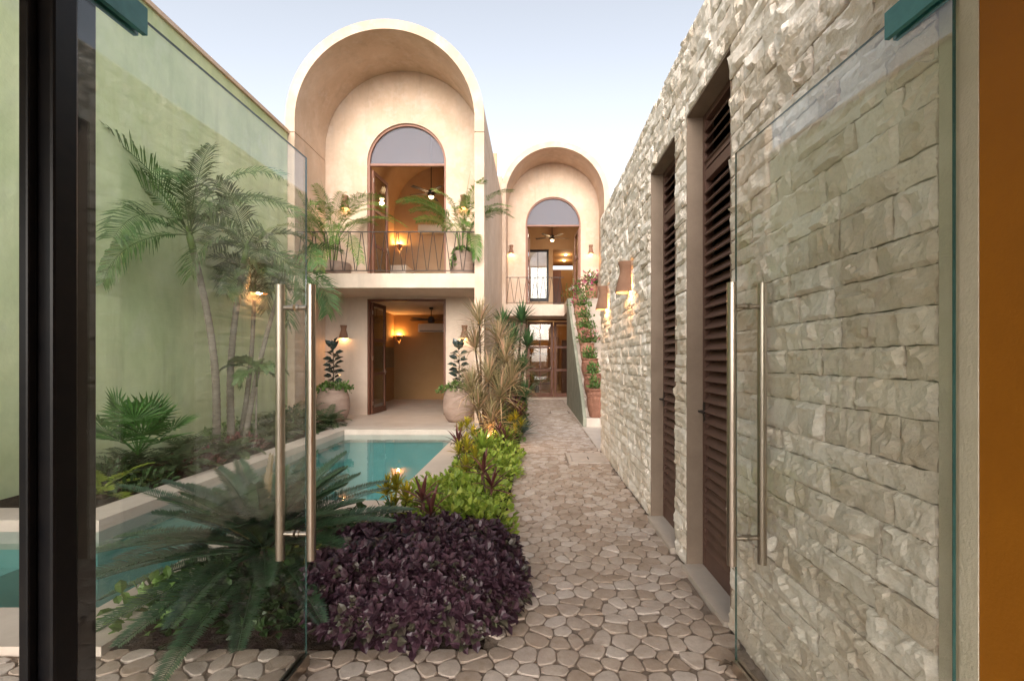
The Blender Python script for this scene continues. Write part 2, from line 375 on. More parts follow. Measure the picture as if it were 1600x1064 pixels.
# ---- cobbles: relaxed voronoi cells
random.seed(11)
SP = .108
seeds = []
def inside(x, y):
    if y < 2.12: return -2.9 < x < .975 and y > 1.2
    if y < 2.4 and x < -.22: return False
    return -.22 < x < .975 and y < 15.4
row = 0; y = 1.1
while y < 15.6:
    x = -3.1+(row % 2)*SP*.5
    while x < 1.15:
        if (y < 2.3 or x > -.45):
            seeds.append([x+random.uniform(-.40, .40)*SP, y+random.uniform(-.34, .34)*SP])
        x += SP*1.06
    y += SP*.83; row += 1
grid = {}
for i, p in enumerate(seeds): grid.setdefault((int(p[0]//SP), int(p[1]//SP)), []).append(i)
def clip(poly, a, b, c):    # keep a*x+b*y<=c
    out = []
    for i in range(len(poly)):
        p, q = poly[i], poly[(i+1) % len(poly)]
        dp, dq = a*p[0]+b*p[1]-c, a*q[0]+b*q[1]-c
        if dp <= 0: out.append(p)
        if (dp < 0 < dq) or (dq < 0 < dp):
            k = dp/(dp-dq); out.append((p[0]+(q[0]-p[0])*k, p[1]+(q[1]-p[1])*k))
    return out
cells = []
HOLES = ((.44, .975, 5.92, 6.57), (.42, .86, 11.4, 12.0))
for i, (px, py) in enumerate(seeds):
    if not inside(px, py): continue
    if any(a-.03 < px < b+.03 and c-.03 < py < d+.03 for a, b, c, d in HOLES): continue
    poly = [(px-.2, py-.2), (px+.2, py-.2), (px+.2, py+.2), (px-.2, py+.2)]
    gx, gy = int(px//SP), int(py//SP)
    for dx in (-2, -1, 0, 1, 2):
        for dy in (-2, -1, 0, 1, 2):
            for j in grid.get((gx+dx, gy+dy), ()):
                if j == i: continue
                qx, qy = seeds[j]; a, b = qx-px, qy-py; L = math.hypot(a, b)
                if L < 1e-4 or len(poly) < 3: continue
                c = (a*(px+qx)+b*(py+qy))/2-L*.0030
                poly = clip(poly, a, b, c)
    xmax = .985 if py < 6.75 else .965
    poly = clip(poly, 1, 0, xmax)
    if py < 2.1: poly = clip(poly, 0, 1, 2.075 if px < -1.98 else 2.12) if px < -.22 else poly
    else: poly = clip(poly, -1, 0, .235)
    for a, b, c, d in HOLES:
        if c-.1 < py < d+.1 and a-.2 < px < a: poly = clip(poly, 1, 0, a-.008)
        if a-.1 < px < b+.1:
            if c-.2 < py < c: poly = clip(poly, 0, 1, c-.008)
            if d < py < d+.2: poly = clip(poly, 0, -1, -(d+.008))
    if len(poly) < 3: continue
    area = abs(sum(poly[k][0]*poly[(k+1) % len(poly)][1]-poly[(k+1) % len(poly)][0]*poly[k][1] for k in range(len(poly))))/2
    if area < .0012: continue
    # drop tiny edges, then cut corners
    pl = [p for k, p in enumerate(poly) if math.hypot(p[0]-poly[k-1][0], p[1]-poly[k-1][1]) > .012]
    if len(pl) < 3: continue
    ch = []
    for k in range(len(pl)):
        p, q = pl[k], pl[(k+1) % len(pl)]
        ch += [(p[0]*.75+q[0]*.25, p[1]*.75+q[1]*.25), (p[0]*.25+q[0]*.75, p[1]*.25+q[1]*.75)]
    cells.append((area/(px*px+py*py)/max(py, .1), px, py, ch))
cells.sort(key=lambda c: -c[0]/1.0 if c[2] > 1.75 else 0)
def cobble(mb, px, py, ch):
    cx = sum(p[0] for p in ch)/len(ch); cy = sum(p[1] for p in ch)/len(ch)
    h = random.uniform(.003, .008); tx, ty = random.uniform(-.02, .02), random.uniform(-.02, .02); n = len(ch)
    if n > 14: ch = ch[::2]; n = len(ch)
    vs = []
    for sc_, z in ((1, -.02), (.985, h-.0022), (.92, h)):
        for p in ch:
            x, y = cx+(p[0]-cx)*sc_, cy+(p[1]-cy)*sc_
            vs.append((x, y, z+((x-cx)*tx+(y-cy)*ty if z > 0 else 0)))
    vs.append((cx, cy, h+.0015))
    fs = []
    for k in range(2):
        for j in range(n): fs.append((k*n+j, k*n+(j+1) % n, (k+1)*n+(j+1) % n, (k+1)*n+j))
    for j in range(n): fs.append((2*n+j, 2*n+(j+1) % n, 3*n))
    mb.add(vs, fs)
rest = MB()
for k, (_, px, py, ch) in enumerate(cells):
    if k < 300:
        mb = MB(); cobble(mb, px, py, ch); o = mb.build('cobble', 'cobble', path)
    else: cobble(rest, px, py, ch)
rest.build('cobble_paving', 'cobble', path, stuff=True)

# ---- pool
L8 = [(-5.12, 2.39), (-2.29, 2.39), (-2.29, 4.23), (-1.33, 4.23), (-1.33, 8.55), (-3.58, 8.55), (-3.58, 3.73), (-5.12, 3.73)]
s = MB(); n = 8; zb, zt = -1.25, -.1
s.add([(x, y, zb) for x, y in L8]+[(x, y, zt) for x, y in L8], [tuple(range(8))]+[(i, (i+1) % n, n+(i+1) % n, n+i) for i in range(n)], .5)
s.box(-5.12, -4.2, 2.39, 3.73, zb+.002, -.35); s.box(-4.2, -3.75, 2.39, 3.73, zb+.002, -.7)
struct(s, 'swimming_pool_basin', 'pool')
s = MB(); s.add([(x, y, -.055) for x, y in L8], [tuple(range(8))], .5)
struct(s, 'pool_water', 'water')
s = MB()
for b in ((-5.15, -1.98, 2.08, 2.41), (-2.31, -1.98, 2.41, 3.92), (-2.31, -1.02, 3.92, 4.25), (-1.35, -1.02, 4.25, 8.53), (-3.88, -1.02, 8.53, 8.858), (-3.88, -3.56, 4.03, 8.53), (-5.15, -3.56, 3.72, 4.03)):
    s.box(b[0], b[1], b[2], b[3], -.2, .04)
o = struct(s, 'pool_coping', 'coping')
# ---- terrace + slabs of paving
s = MB(); s.box(-5.0, -1.04, 8.86, 15.2, -1.5, .03); struct(s, 'terrace_floor', 'floor')
s = MB(); s.box(.95, 2.4, 6.8, 14.8, -1.5, .015); struct(s, 'stair_landing_paving', 'coping')
s = MB(); s.box(-1.0, 2.27, 15.4, 22, -1.5, .02); struct(s, 'back_room_floor', 'floor')

# ---- green boundary wall
gw = empty('green_boundary_wall', (-5.15, 5, 0), 'tall lime green plastered wall along the left of the pool', 'wall')
s = MB(); s.box(-5.4, -5.15, -1.0, 9.49, -1.6, 6.06); o = s.build('wall_face', 'green', gw)
s = MB(); s.box(-5.43, -5.11, -1.0, 9.49, 6.062, 6.13); o = s.build('coping_cap', 'peach', gw)

# ================================================================ TOWER 1 (big vaulted building)
CX, ZS, RI, RO, YF, YB = -3.128, 6.377, 1.878, 2.079, 9.5, 10.9
T1 = empty('vaulted_house', (CX, YF, 0), 'large peach plastered house with tall barrel vaulted balcony, behind the pool', 'house')
s = MB(); s.band(CX, ZS, RI, RO, YF, 15.35, 6.11, 56); o = s.build('barrel_vault', 'peach', T1); smooth_by_angle(o, 35)
for xa, xb, ye in ((CX-RO, CX-RI, 15.35), (CX+RI, CX+RO, 16.0)):
    s = MB(); s.box(xa, xb, YF, ye, 0, 6.09); s.box(xa+.015, xb-.015, YF+.02, 15.33, 6.088, 6.112); s.build('side_wall', 'peach', T1)
s = MB(); s.archwall(YB, YB+.2, CX, 3.15, ZS, RI-.001, -3.06, 6.066, .945, 3.15); o = s.build('upper_wall', 'peach', T1)
s = MB()
s.box(CX-RI, -4.0, YB, YB+.2, .03, 2.85); s.box(-2.12, CX+RI, YB, YB+.2, .03, 2.85); s.box(-4.0, -2.12, YB, YB+.2, 2.80, 2.85)
s.build('lower_wall', 'pale', T1)
s = MB(); s.box(CX-RI, CX+RI, YF-.003, 15.2, 2.85, 3.15); s.build('balcony_slab', 'pale', T1)
s = MB()   # lower recess left jamb, right jamb thin
s.box(-4.99, -4.69, YB+.2, 15.2, .03, 2.85); s.box(-1.27, -1.25, YB+.2, 15.2, .03, 2.85)
s.box(-4.99, -1.25, 15.2, 15.35, .03, 2.85); s.build('ground_room_wall', 'ochre_room', T1)
s = MB(); s.box(-4.689, -4.66, 13.2, 15.1, 1.10, 1.76); s.build('niche_panel', 'tile_dark', T1)
s = MB(); s.box(-5.005, -4.69, YB+.2, 15.2, 3.15, 6.1); s.box(-1.27, -1.25, YB+.2, 15.2, 3.15, 6.1)
s.box(-5.0, -1.25, 15.2, 15.34, 3.15, 8.24); s.build('upper_room_wall', 'peach_dim', T1)
s = MB(); s.band(-2.97, 6.1, 1.72, 1.76, YB+.2, 15.2, None, 40); o = s.build('room_vault', 'peach_dim', T1); smooth_by_angle(o, 35)
s = MB(); s.box(-4.5, -4.0, 14.2, 15.15, 3.15, 4.3); s.box(-4.0, -3.95, 13.4, 15.15, 3.15, 3.9) ; 
s.build('stair_parapet', 'stone', T1)
# link block between towers
s = MB(); s.box(-1.7, -1.06, 14.9, 15.3, 6.1, 7.35); s.build('roof_parapet', 'peach', T1)

# door / window joinery
def arched_frame(name, cx, y, zs, r, zb, label, group=None):
    root = empty(name, (cx, y, zb), label, 'door frame', group)
    s = MB(); s.band(cx, zs, r-.05, r+.004, y-.01, y+.10, zb, 40); o = s.build('frame', 'wood_light', root); smooth_by_angle(o, 35)
    s = MB(); s.box(cx-r+.051, cx+r-.051, y+.01, y+.08, zs-.05, zs); s.build('transom_bar', 'wood_light', root)
    s = MB(); n = 28; r2 = r-.052
    pts = [(cx+r2*math.cos(PI*k/n), zs+.002+r2*math.sin(PI*k/n)) for k in range(n+1)]
    vs = [(x, y+.04, z) for x, z in pts]+[(x, y+.05, z) for x, z in pts]; m = len(pts)
    s.add(vs, [tuple(range(m-1, -1, -1)), tuple(range(m, 2*m))]+[(i, (i+1) % m, m+(i+1) % m, m+i) for i in range(m)], .5)
    s.build('pane', 'transom', root)
    return root
arched_frame('arched_door_frame', -3.06, YB+.05, 6.066, .945, 3.15, 'rosy wooden arched frame of the large balcony doorway, with half round pane')
def door_leaf(name, w, h, rows, cols, loc, rz, label, handle_x=None, panel=False, mat='wood', group=None, hang=1, cat='door'):
    root = empty(name, (0, 0, 0), label, cat, group)
    s = MB(); st = .085
    s.box(0, st, -.022, .022, 0, h); s.box(w-st, w, -.022, .022, 0, h)
    s.box(st, w-st, -.021, .021, 0, st*1.6); s.box(st, w-st, -.021, .021, h-st, h)
    zz = [st*1.6+(h-st*2.6)*k/rows for k in range(rows+1)]
    for k in range(1, rows): s.box(st, w-st, -.020, .020, zz[k]-.035, zz[k]+.035)
    s.build('frame', mat, root)
    ww = (w-2*st)/cols
    for c in range(cols):
        if c:
            q = MB(); q.box(st+ww*c-.012, st+ww*c+.012, -.017, .017, st*1.6, h-st); q.build('glazing_bar', mat, root)
        for k in range(rows):
            q = MB(); q.box(st+ww*c+.013*(c > 0), st+ww*(c+1)-.013*(c < cols-1), -.004, .004, zz[k]+.036*(k > 0), zz[k+1]-.036*(k < rows-1)); q.build('pane', 'pane', root)
    if handle_x is not None:
        q = MB(); q.tube([(handle_x, -.022, 1.0), (handle_x, -.06, 1.0), (handle_x-.1*hang, -.065, 1.0)], .011, 8); q.box(handle_x-.02, handle_x+.02, -.03, -.0221, .93, 1.07); q.build('handle', 'handle', root, smooth=True)
    for z in (.25, h*.5, h-.25):
        q = MB(); q.tube([(-.008, -.03, z-.05), (-.008, -.03, z+.05)], .011, 6); q.build('hinge', 'handle', root)
    root.location = loc; root.rotation_euler = (0, 0, rz); WL[root] = Vector(loc)
    return root
def rect_frame(name, x0, x1, y, z0, z1, label, mat='wood'):
    root = empty(name, ((x0+x1)/2, y, z0), label, 'door frame')
    s = MB(); s.box(x0, x0+.05, y, y+.1, z0, z1); s.build('jamb', mat, root)
    s = MB(); s.box(x1-.05, x1, y, y+.1, z0, z1); s.build('jamb', mat, root)
    s = MB(); s.box(x0+.05, x1-.05, y, y+.1, z1-.05, z1); s.build('head', mat, root)
    return root
rect_frame('door_frame', -3.998, -2.122, YB-.01, .031, 2.80, 'dark wooden frame of the wide ground floor doorway facing the pool')
door_leaf('french_door', .82, 2.7, 3, 1, (-3.93, YB+.10, .04), R(86), 'open glazed wooden door at the ground floor room by the pool', .76)
door_leaf('balcony_door', .85, 2.78, 3, 1, (-3.93, YB+.16, 3.17), R(84), 'open wooden door with glass under the large arch on the balcony', .78, mat='wood_light')

# ---------------------------------------------------------------- railings
def railing(x0, x1, y, z0, z1, per, label):
    root = empty('balcony_railing', ((x0+x1)/2, y, z0), label, 'railing', 'zigzag iron balcony railings')
    s = MB(); s.box(x0, x1, y-.012, y+.012, z1-.018, z1); s.build('top_rail', 'iron', root)
    s = MB(); s.box(x0, x1, y-.012, y+.012, z0, z0+.016); s.build('bottom_rail', 'iron', root)
    n = int((x1-x0)/per)
    per = (x1-x0)/n
    for k in range(n):
        a = x0+k*per
        for (xa, xb) in ((a+.015, a+per*.5-.012), (a+per-.015, a+per*.5+.012)):
            s = MB(); s.tube([(xa, y, z0+.016), (xb, y, z1-.018)], .0085, 6); s.build('bar', 'iron', root)
    return root
railing(CX-RI+.002, CX+RI-.002, YF+.06, 3.21, 4.04, .245, 'black zigzag railing across the balcony of the large vaulted house')

# ================================================================ TOWER 2
C2, Z2, RI2, RO2, YF2, YB2 = .67, 6.66, 1.60, 1.79, 14.8, 16.0
T2 = empty('vaulted_house', (C2, YF2, 0), 'smaller peach vaulted house at the far end of the cobbled path', 'house')
s = MB(); s.band(C2, Z2, RI2, RO2, YF2, 20.2, 6.3, 48); o = s.build('barrel_vault', 'peach', T2); smooth_by_angle(o, 35)
s = MB(); s.box(C2-RO2+.06, C2-RI2, YF2+.002, 20.2, 0, 6.3); s.build('side_wall', 'peach', T2)
s = MB(); s.box(C2+RI2, C2+RO2, YF2, 20.2, 0, 6.3); s.build('side_wall', 'peach', T2)
s = MB(); s.archwall(YB2, YB2+.2, C2, 3.15, Z2, RI2-.001, .66, 6.1, .97, 3.15); s.build('upper_wall', 'peach', T2)
s = MB(); s.box(-.93, -.31, YB2, YB2+.2, 0, 2.78); s.box(1.66, 2.27, YB2, YB2+.2, 0, 2.78); s.build('lower_wall', 'pale', T2)
s = MB(); s.box(-.93, 2.27, YF2, 20, 2.78, 3.15); s.build('balcony_slab', 'pale', T2)
s = MB()   # upper back room wall with window and doorway
yb = 19.6
s.box(-.93, -.32, yb, yb+.15, 3.15, 7); s.box(.62, .80, yb, yb+.15, 3.15, 6.1); s.box(1.66, 2.27, yb, yb+.15, 3.15, 7)
s.box(-.32, 1.66, yb, yb+.15, 6.1, 8.2); s.box(-.32, .62, yb, yb+.15, 3.15, 3.85)
s.box(-.93, -.32, yb, yb+.15, 7.001, 8.1); s.box(1.66, 2.27, yb, yb+.15, 7.001, 8.1)
s.build('upper_room_wall', 'peach_dim', T2)
s = MB(); s.box(.66, .68, yb+.15, 23, 3.15, 5.9); s.box(2.0, 2.05, yb+.15, 23, 3.15, 5.9); s.box(.68, 2.0, 23, 23.1, 3.15, 5.9); s.box(.62, 2.0, yb+.15, 23.1, 6.1, 6.2); s.box(.62, 2.1, yb+.15, 23.1, 3.0, 3.15)
s.build('corridor_wall', 'ochre_room', T2)
s = MB(); s.box(.70, 1.25, 21.4, 22.6, 3.15, 5.55); s.build('wardrobe', 'wood', T2)
s = MB(); s.box(-4, .64, 22.5, 22.7, 0, 9); s.build('court_wall', 'pale', T2)
arched_frame('arched_door_frame', .66, YB2+.05, 6.1, .97, 3.15, 'rosy wooden arched frame of the smaller far balcony doorway')
for (x, rz, lb) in ((-.25, 86, 'open wooden door on the left of the far arched doorway'), (1.57, 94, 'open wooden door on the right of the far arched doorway')):
    door_leaf('balcony_door', .85, 2.82, 3, 1, (x, YB2+.16, 3.17), R(rz), lb, mat='wood_light')
door_leaf('casement_window', .93, 2.22, 1, 2, (-.315, yb+.06, 3.86), 0, 'dark framed two pane window inside the far upper room', cat='window', mat='steel_black')
railing(-.93, .97, YF2+.05, 3.2, 4.04, .245, 'thin zigzag railing on the far balcony above the garden doors')
rect_frame('door_frame', -.31, 1.66, YB2+.01, .03, 2.779, 'dark wooden frame of the garden doors at the end of the path')
door_leaf('garden_door', .91, 2.64, 3, 2, (-.25, YB2+.06, .04), 0, 'closed wooden garden door with six panes, at the path end', .83)
door_leaf('garden_door', .91, 2.64, 3, 1, (.69, YB2+.06, .04), 0, 'closed wooden garden door with three panes beside the six pane door')
s = MB(); s.box(-.93, 2.27, 19.6, 19.75, 0, 2.78); s.build('ground_room_wall', 'ochre_room', T2)
s = MB(); s.box(.2, .26, 15.55, 15.9, 0, .02); s.box(-.93, 1.66, 15.55, 15.95, -.2, .035); s.build('threshold_step', 'coping', T2)
s = MB(); s.box(1.05, 1.6, 17.5, 18.1, .02, 2.1); s.build('cupboard', 'wood', T2)
q = MB()
for x in (-.6, -.2, .2, .6, 1.0): q.box(x, x+.04, 19.5, 19.58, .3, 2.3)
for z in (.3, .95, 1.6, 2.26): q.box(-.6, 1.04, 19.49, 19.57, z, z+.04)
q.build('window_grid', 'wood', T2)
s = MB(); s.tube([(-1.02, 15.6, 0), (-1.02, 15.6, 6.2)], .018, 6); o = s.build('downpipe', 'iron'); tag(o, 'thin dark downpipe in the corner between the two vaulted houses', 'pipe')
s = MB(); s.box(1.93, 2.02, YB2-.012, YB2-.001, 4.25, 4.38); o = s.build('switch_plate', 'white'); tag(o, 'small white switch plate on the far balcony wall', 'switch')

# ---------------------------------------------------------------- staircase
ST = empty('outdoor_staircase', (1.4, 9.05, 0), 'straight outdoor staircase lined with clay pots up to the far balcony', 'staircase')
rise, tread, nst = 3.15/17, .268, 17
for k in range(nst):
    s = MB(); z = rise*(k+1)-.02
    s.box(1.04, 1.95, 9.05+k*tread, 9.05+nst*tread, rise*k if k else .015, rise*(k+1)); s.build('step', 'coping', ST)
s = MB()   # green side wall with sloping top
y0, y1 = 9.06, 9.05+nst*tread; X0, X1 = .97, 1.039
prof = [(y0, .0), (y1, .0), (y1, 3.149), (y1-.2, 3.149), (y0+.35, .50), (y0, .20)]
vs = [(X0, a, b) for a, b in prof]+[(X1, a, b) for a, b in prof]; m = len(prof)
s.add(vs, [tuple(range(m)), tuple(range(2*m-1, m-1, -1))]+[(i, m+i, m+(i+1) % m, (i+1) % m) for i in range(m)], .5)
s.build('side_wall', 'greengrey', ST)
s = MB(); s.box(.97, 2.27, y1+.001, 14.799, 2.78, 3.15); s.build('landing', 'pale', ST)
s = MB(); s.box(1.96, 2.1, 8.9, 14.7, 0, 4.0); s.build('flank_wall', 'pale', ST)

# ================================================================ STONE WALL with louvred doors
SWX = 1.0
SW = empty('stone_wall', (SWX, 4, 0), 'tall split limestone block wall along the right of the path', 'wall')
OPEN = ((2.29, 2.955, 2.93), (3.19, 3.862, 2.93))      # y0,y1,top
s = MB()
for (a, b) in ((1.115, 2.29), (2.955, 3.19), (3.862, 6.77)): s.box(SWX+.012, SWX+.35, a, b, 0, 3.44)
for a, b, t in OPEN: s.box(SWX+.012, SWX+.35, a, b, t, 3.44)
s.box(SWX+.35, SWX+.5, 1.0, 6.77, 0, 3.44)
s.build('mortar_backing', 'mortar', SW)
random.seed(5)
def stone(mb, y0, y1, z0, z1, near):
    L, H = y1-y0, z1-z0
    nu, nv = {2: (13, 7), 1: (9, 5), 0: (5, 3)}[near]
    if L < .12: nu = max(3, nu//2)
    if H < .07: nv = max(2, nv//2+1)
    base = random.uniform(.004, .016)
    k = max(4, int(L*H*(210 if near else 130)))+random.randint(0, 3)
    chips = []
    for _ in range(k):
        chips.append((random.random()*L, random.random()*H, random.gauss(0, .11), random.gauss(.08, .19), random.uniform(.005, .016)))
    tl, tv = random.gauss(0, .035), random.gauss(0, .06)
    def dep(u, v):
        a, b = u*L, v*H
        a2 = a+noise.noise(Vector((a*30, b*30, y0*7)))*.018; b2 = b+noise.noise(Vector((a*30, b*30, y0*7+5)))*.018
        c = min(chips, key=lambda q: (q[0]-a2)**2+((q[1]-b2)*1.15)**2)
        d = c[4]+(a-c[0])*c[2]+(b-c[1])*c[3]+(a-L/2)*tl+(b-H/2)*tv
        d += noise.noise(Vector(((y0+a)*45, (z0+b)*55, 3)))*.0035
        e = min(a, L-a, b, H-b)
        if e < .001: d = min(d, .006)*random.uniform(.2, 1)
        return base+max(min(d, .03), -.006)
    vs = []
    for j in range(nv+1):
        for i in range(nu+1):
            u, v = i/nu, j/nv
            if 0 < i < nu: u += random.uniform(-.3, .3)/nu
            if 0 < j < nv: v += random.uniform(-.25, .25)/nv
            yy, zz = y0+u*L, z0+v*H
            if i in (0, nu): yy += random.uniform(-.0035, .0035)
            if j in (0, nv): zz += random.uniform(-.003, .003)
            vs.append((SWX-dep(u, v), yy, zz))
    W = nu+1; fs = [(j*W+i, j*W+i+1, (j+1)*W+i+1, (j+1)*W+i) for j in range(nv) for i in range(nu)]
    fs = [tuple(reversed(f)) for f in fs]
    ring = [i for i in range(W)]+[j*W+nu for j in range(1, nv+1)]+[nv*W+i for i in range(nu-1, -1, -1)]+[j*W for j in range(nv-1, 0, -1)]
    b = len(vs)
    for k in ring: vs.append((SWX+.014, vs[k][1], vs[k][2]))
    for k in range(len(ring)): fs.append((ring[k], ring[(k+1) % len(ring)], b+(k+1) % len(ring), b+k))
    mb.add(vs, fs)
stones = []
z = .0
while z < 3.46:
    h = random.choice((.078, .09, .1, .1, .112, .125)); z1 = z+h
    spans = [(1.115, 6.77)]
    if z < 2.93: spans = [(1.115, 2.29), (2.955, 3.19), (3.862, 6.77)]
    if z < 2.93 < z1: z1 = 2.93
    if z1 > 3.40: z1 = 3.44+random.uniform(0, .02)
    for a, b in spans:
        y = a
        if b-a < .3: stones.append((a, b, z, z1) if random.random() < .6 else (a, b-.1, z, z1)); 
        if b-a < .3:
            if stones[-1][1] < b: stones.append((b-.1, b, z, z1))
            continue
        while y < b-.001:
            L = random.choice((.11, .14, .17, .2, .23, .27, .33))*random.uniform(.85, 1.15)
            if b-(y+L) < .1: L = b-y
            if L > .2 and h > .1 and random.random() < .08:
                zm = z+(z1-z)*random.uniform(.42, .58); stones += [(y, y+L, z, zm), (y, y+L, zm, z1)]
            else: stones.append((y, y+L, z, z1))
            y += L
    z = z1
    if z1 >= 3.43: break
stones.sort(key=lambda q: -((1/q[0]-1/q[1])*(q[3]-q[2])/q[0]))
rest = MB()
for k, (a, b, z0, z1) in enumerate(stones):
    e = .0018
    if k < 300:
        mb = MB(); stone(mb, a+e, b-e, z0+e, z1-e, 2 if k < 190 else 1); mb.build('stone', 'stone', SW)
    else: stone(rest, a+e, b-e, z0+e, z1-e, 1 if a < 4.2 else 0)
rest.build('stone_courses', 'stone', SW, stuff=True)
# reveals
for i, (a, b, t) in enumerate(OPEN):
    nm = ('nearer', 'farther')[i]
    rv = empty('door_reveal', (SWX+.05, (a+b)/2, 0), 'brown rendered reveal framing the %s louvred door in the stone wall' % nm, 'door frame')
    s = MB(); s.box(SWX-.016, SWX+.30, b-.0, b+.03, 0, t); 
    s = MB(); s.box(SWX-.012, SWX+.16, b-.006, b+.004, .02, t); s.build('jamb', 'brown', rv)
    s = MB(); s.box(SWX-.012, SWX+.16, a-.004, a+.006, .02, t); s.build('jamb', 'brown', rv)
    s = MB(); s.box(SWX-.012, SWX+.16, a+.006, b-.006, t-.012, t+.002); s.build('head', 'brown', rv)
    s = MB(); s.box(SWX-.045, SWX+.16, a+.006, b-.006, -.02, .028); s.build('sill', 'coping', rv)
    ld = empty('louvred_door', (SWX+.12, (a+b)/2, .03), 'tall dark brown louvred door, the %s of the two in the stone wall' % nm, 'door', 'louvred doors in the stone wall')
    x0, x1 = SWX+.09, SWX+.135; A, B = a+.008, b-.008; stl = .045; T = t-.014; ZM = 2.56
    s = MB(); s.box(x0, x1, A, A+stl, .03, T); s.build('stile', 'louvre', ld)
    s = MB(); s.box(x0, x1, B-stl, B, .03, T); s.build('stile', 'louvre', ld)
    for (za, zb_) in ((.03, .16), (ZM-.07, ZM-.006), (ZM+.006, ZM+.05), (T-.04, T)):
        s = MB(); s.box(x0+.002, x1-.002, A+stl, B-stl, za, zb_); s.build('rail', 'louvre', ld)
    me = None
    q = MB(); ll = B-stl-A-stl; mt = Matrix.Rotation(R(-50), 4, 'Y'); q.box(-.043, .043, -ll/2, ll/2, -.0045, .0045, mat=mt)
    pitch = .066; zz = []
    v = .19
    while v < ZM-.09: zz.append(v); v += pitch
    v = ZM+.075
    while v < T-.05: zz.append(v); v += pitch
    for k, v in enumerate(zz):
        if me is None:
            qq = MB(); qq.v = [(p[0]+x0+.02, p[1]+(A+B)/2, p[2]+v) for p in q.v]; qq.f = q.f; qq.r = q.r
            o = qq.build('slat', 'louvre', ld, origin=(x0+.02, (A+B)/2, v)); me = o.data
        else: inst(me, 'slat', ld, (x0+.02, (A+B)/2, v))
    s = MB(); s.box(x1+.03, x1+.04, A, B, .03, T); s.build('back_panel', 'steel_black', ld)
    s = MB(); s.tube([(x0-.0, B-.03, 1.02), (x0-.035, B-.03, 1.02), (x0-.035, B-.12, 1.02)], .008, 6); s.box(x0-.004, x0-.0001, B-.045, B-.015, .95, 1.08); s.build('handle', 'iron', ld)

# hatches in the path
for i, (x0, x1, y0, y1, lb) in enumerate(((.45, .995, 5.93, 6.56, 'pale square access cover with black slot, nearer one set in the cobbles'), (.43, .85, 11.41, 11.99, 'pale access cover in the path near the garden doors'))):
    hc = empty('access_cover', ((x0+x1)/2, (y0+y1)/2, 0), lb, 'cover')
    s = MB(); s.box(x0, x1, y0, y0+.05, -.05, .012); s.box(x0, x1, y1-.05, y1, -.05, .012); s.box(x0, x0+.05, y0+.05, y1-.05, -.05, .012); s.box(x1-.05, x1, y0+.05, y1-.05, -.05, .012); s.build('frame', 'hatch', hc)
    s = MB(); s.box(x0+.056, x1-.056, y0+.056, y1-.056, -.05, .014); s.build('cover_slab', 'hatch', hc)
    if i == 0:
        s = MB(); s.box(.72, .735, 6.12, 6.26, .0142, .0165); s.build('slot', 'steel_black', hc)

# ================================================================ ENTRANCE (near): frame, glass leaves, interior
IN = MB(); IN.box(-4.5, 3.5, -4, 1.14, -.3, 0.0); struct(IN, 'interior_floor', 'floor')
EW = empty('interior_wall', (1.2, .7, 0), 'ochre interior wall with warm light put into its colour, at the right of the glass doors', 'wall')
s = MB(); s.box(.968, 1.5, -2.5, .99, 0, 2.5); s.build('ochre_face', 'orange', EW)
s = MB(); s.box(.966, 1.5, .991, 1.035, 0, 2.5); s.box(.99, 1.5, 1.036, 1.114, 0, 3.44); s.build('cream_return', 'cream', EW)
s = MB(); s.box(-5.1, 1.5, -2.5, 1.0, 2.52, 2.7); s.build('ceiling', 'cream', EW)
FR = empty('entrance_frame', (-1.05, 1, 0), 'black steel frame post at the left of the open glass doors', 'door frame')
s = MB(); s.box(-1.066, -1.0, .945, 1.0, 0, 2.5); o = s.build('post', 'steel_black', FR); bevel(o, .006)
s = MB(); s.box(-1.128, -1.05, 1.001, 1.02, 0, 2.5); s.box(-1.132, -1.075, 1.021, 1.118, 0, 2.5); o = s.build('outer_post', 'steel_black', FR); bevel(o, .004)
s = MB(); s.box(-1.05, -1.03, .925, .944, 0, 2.5); o = s.build('stop_bead', 'steel_black', FR); bevel(o, .004)
s = MB(); s.box(-.999, .965, .95, 1.01, 2.30, 2.5); s.build('header', 'steel_black', FR)

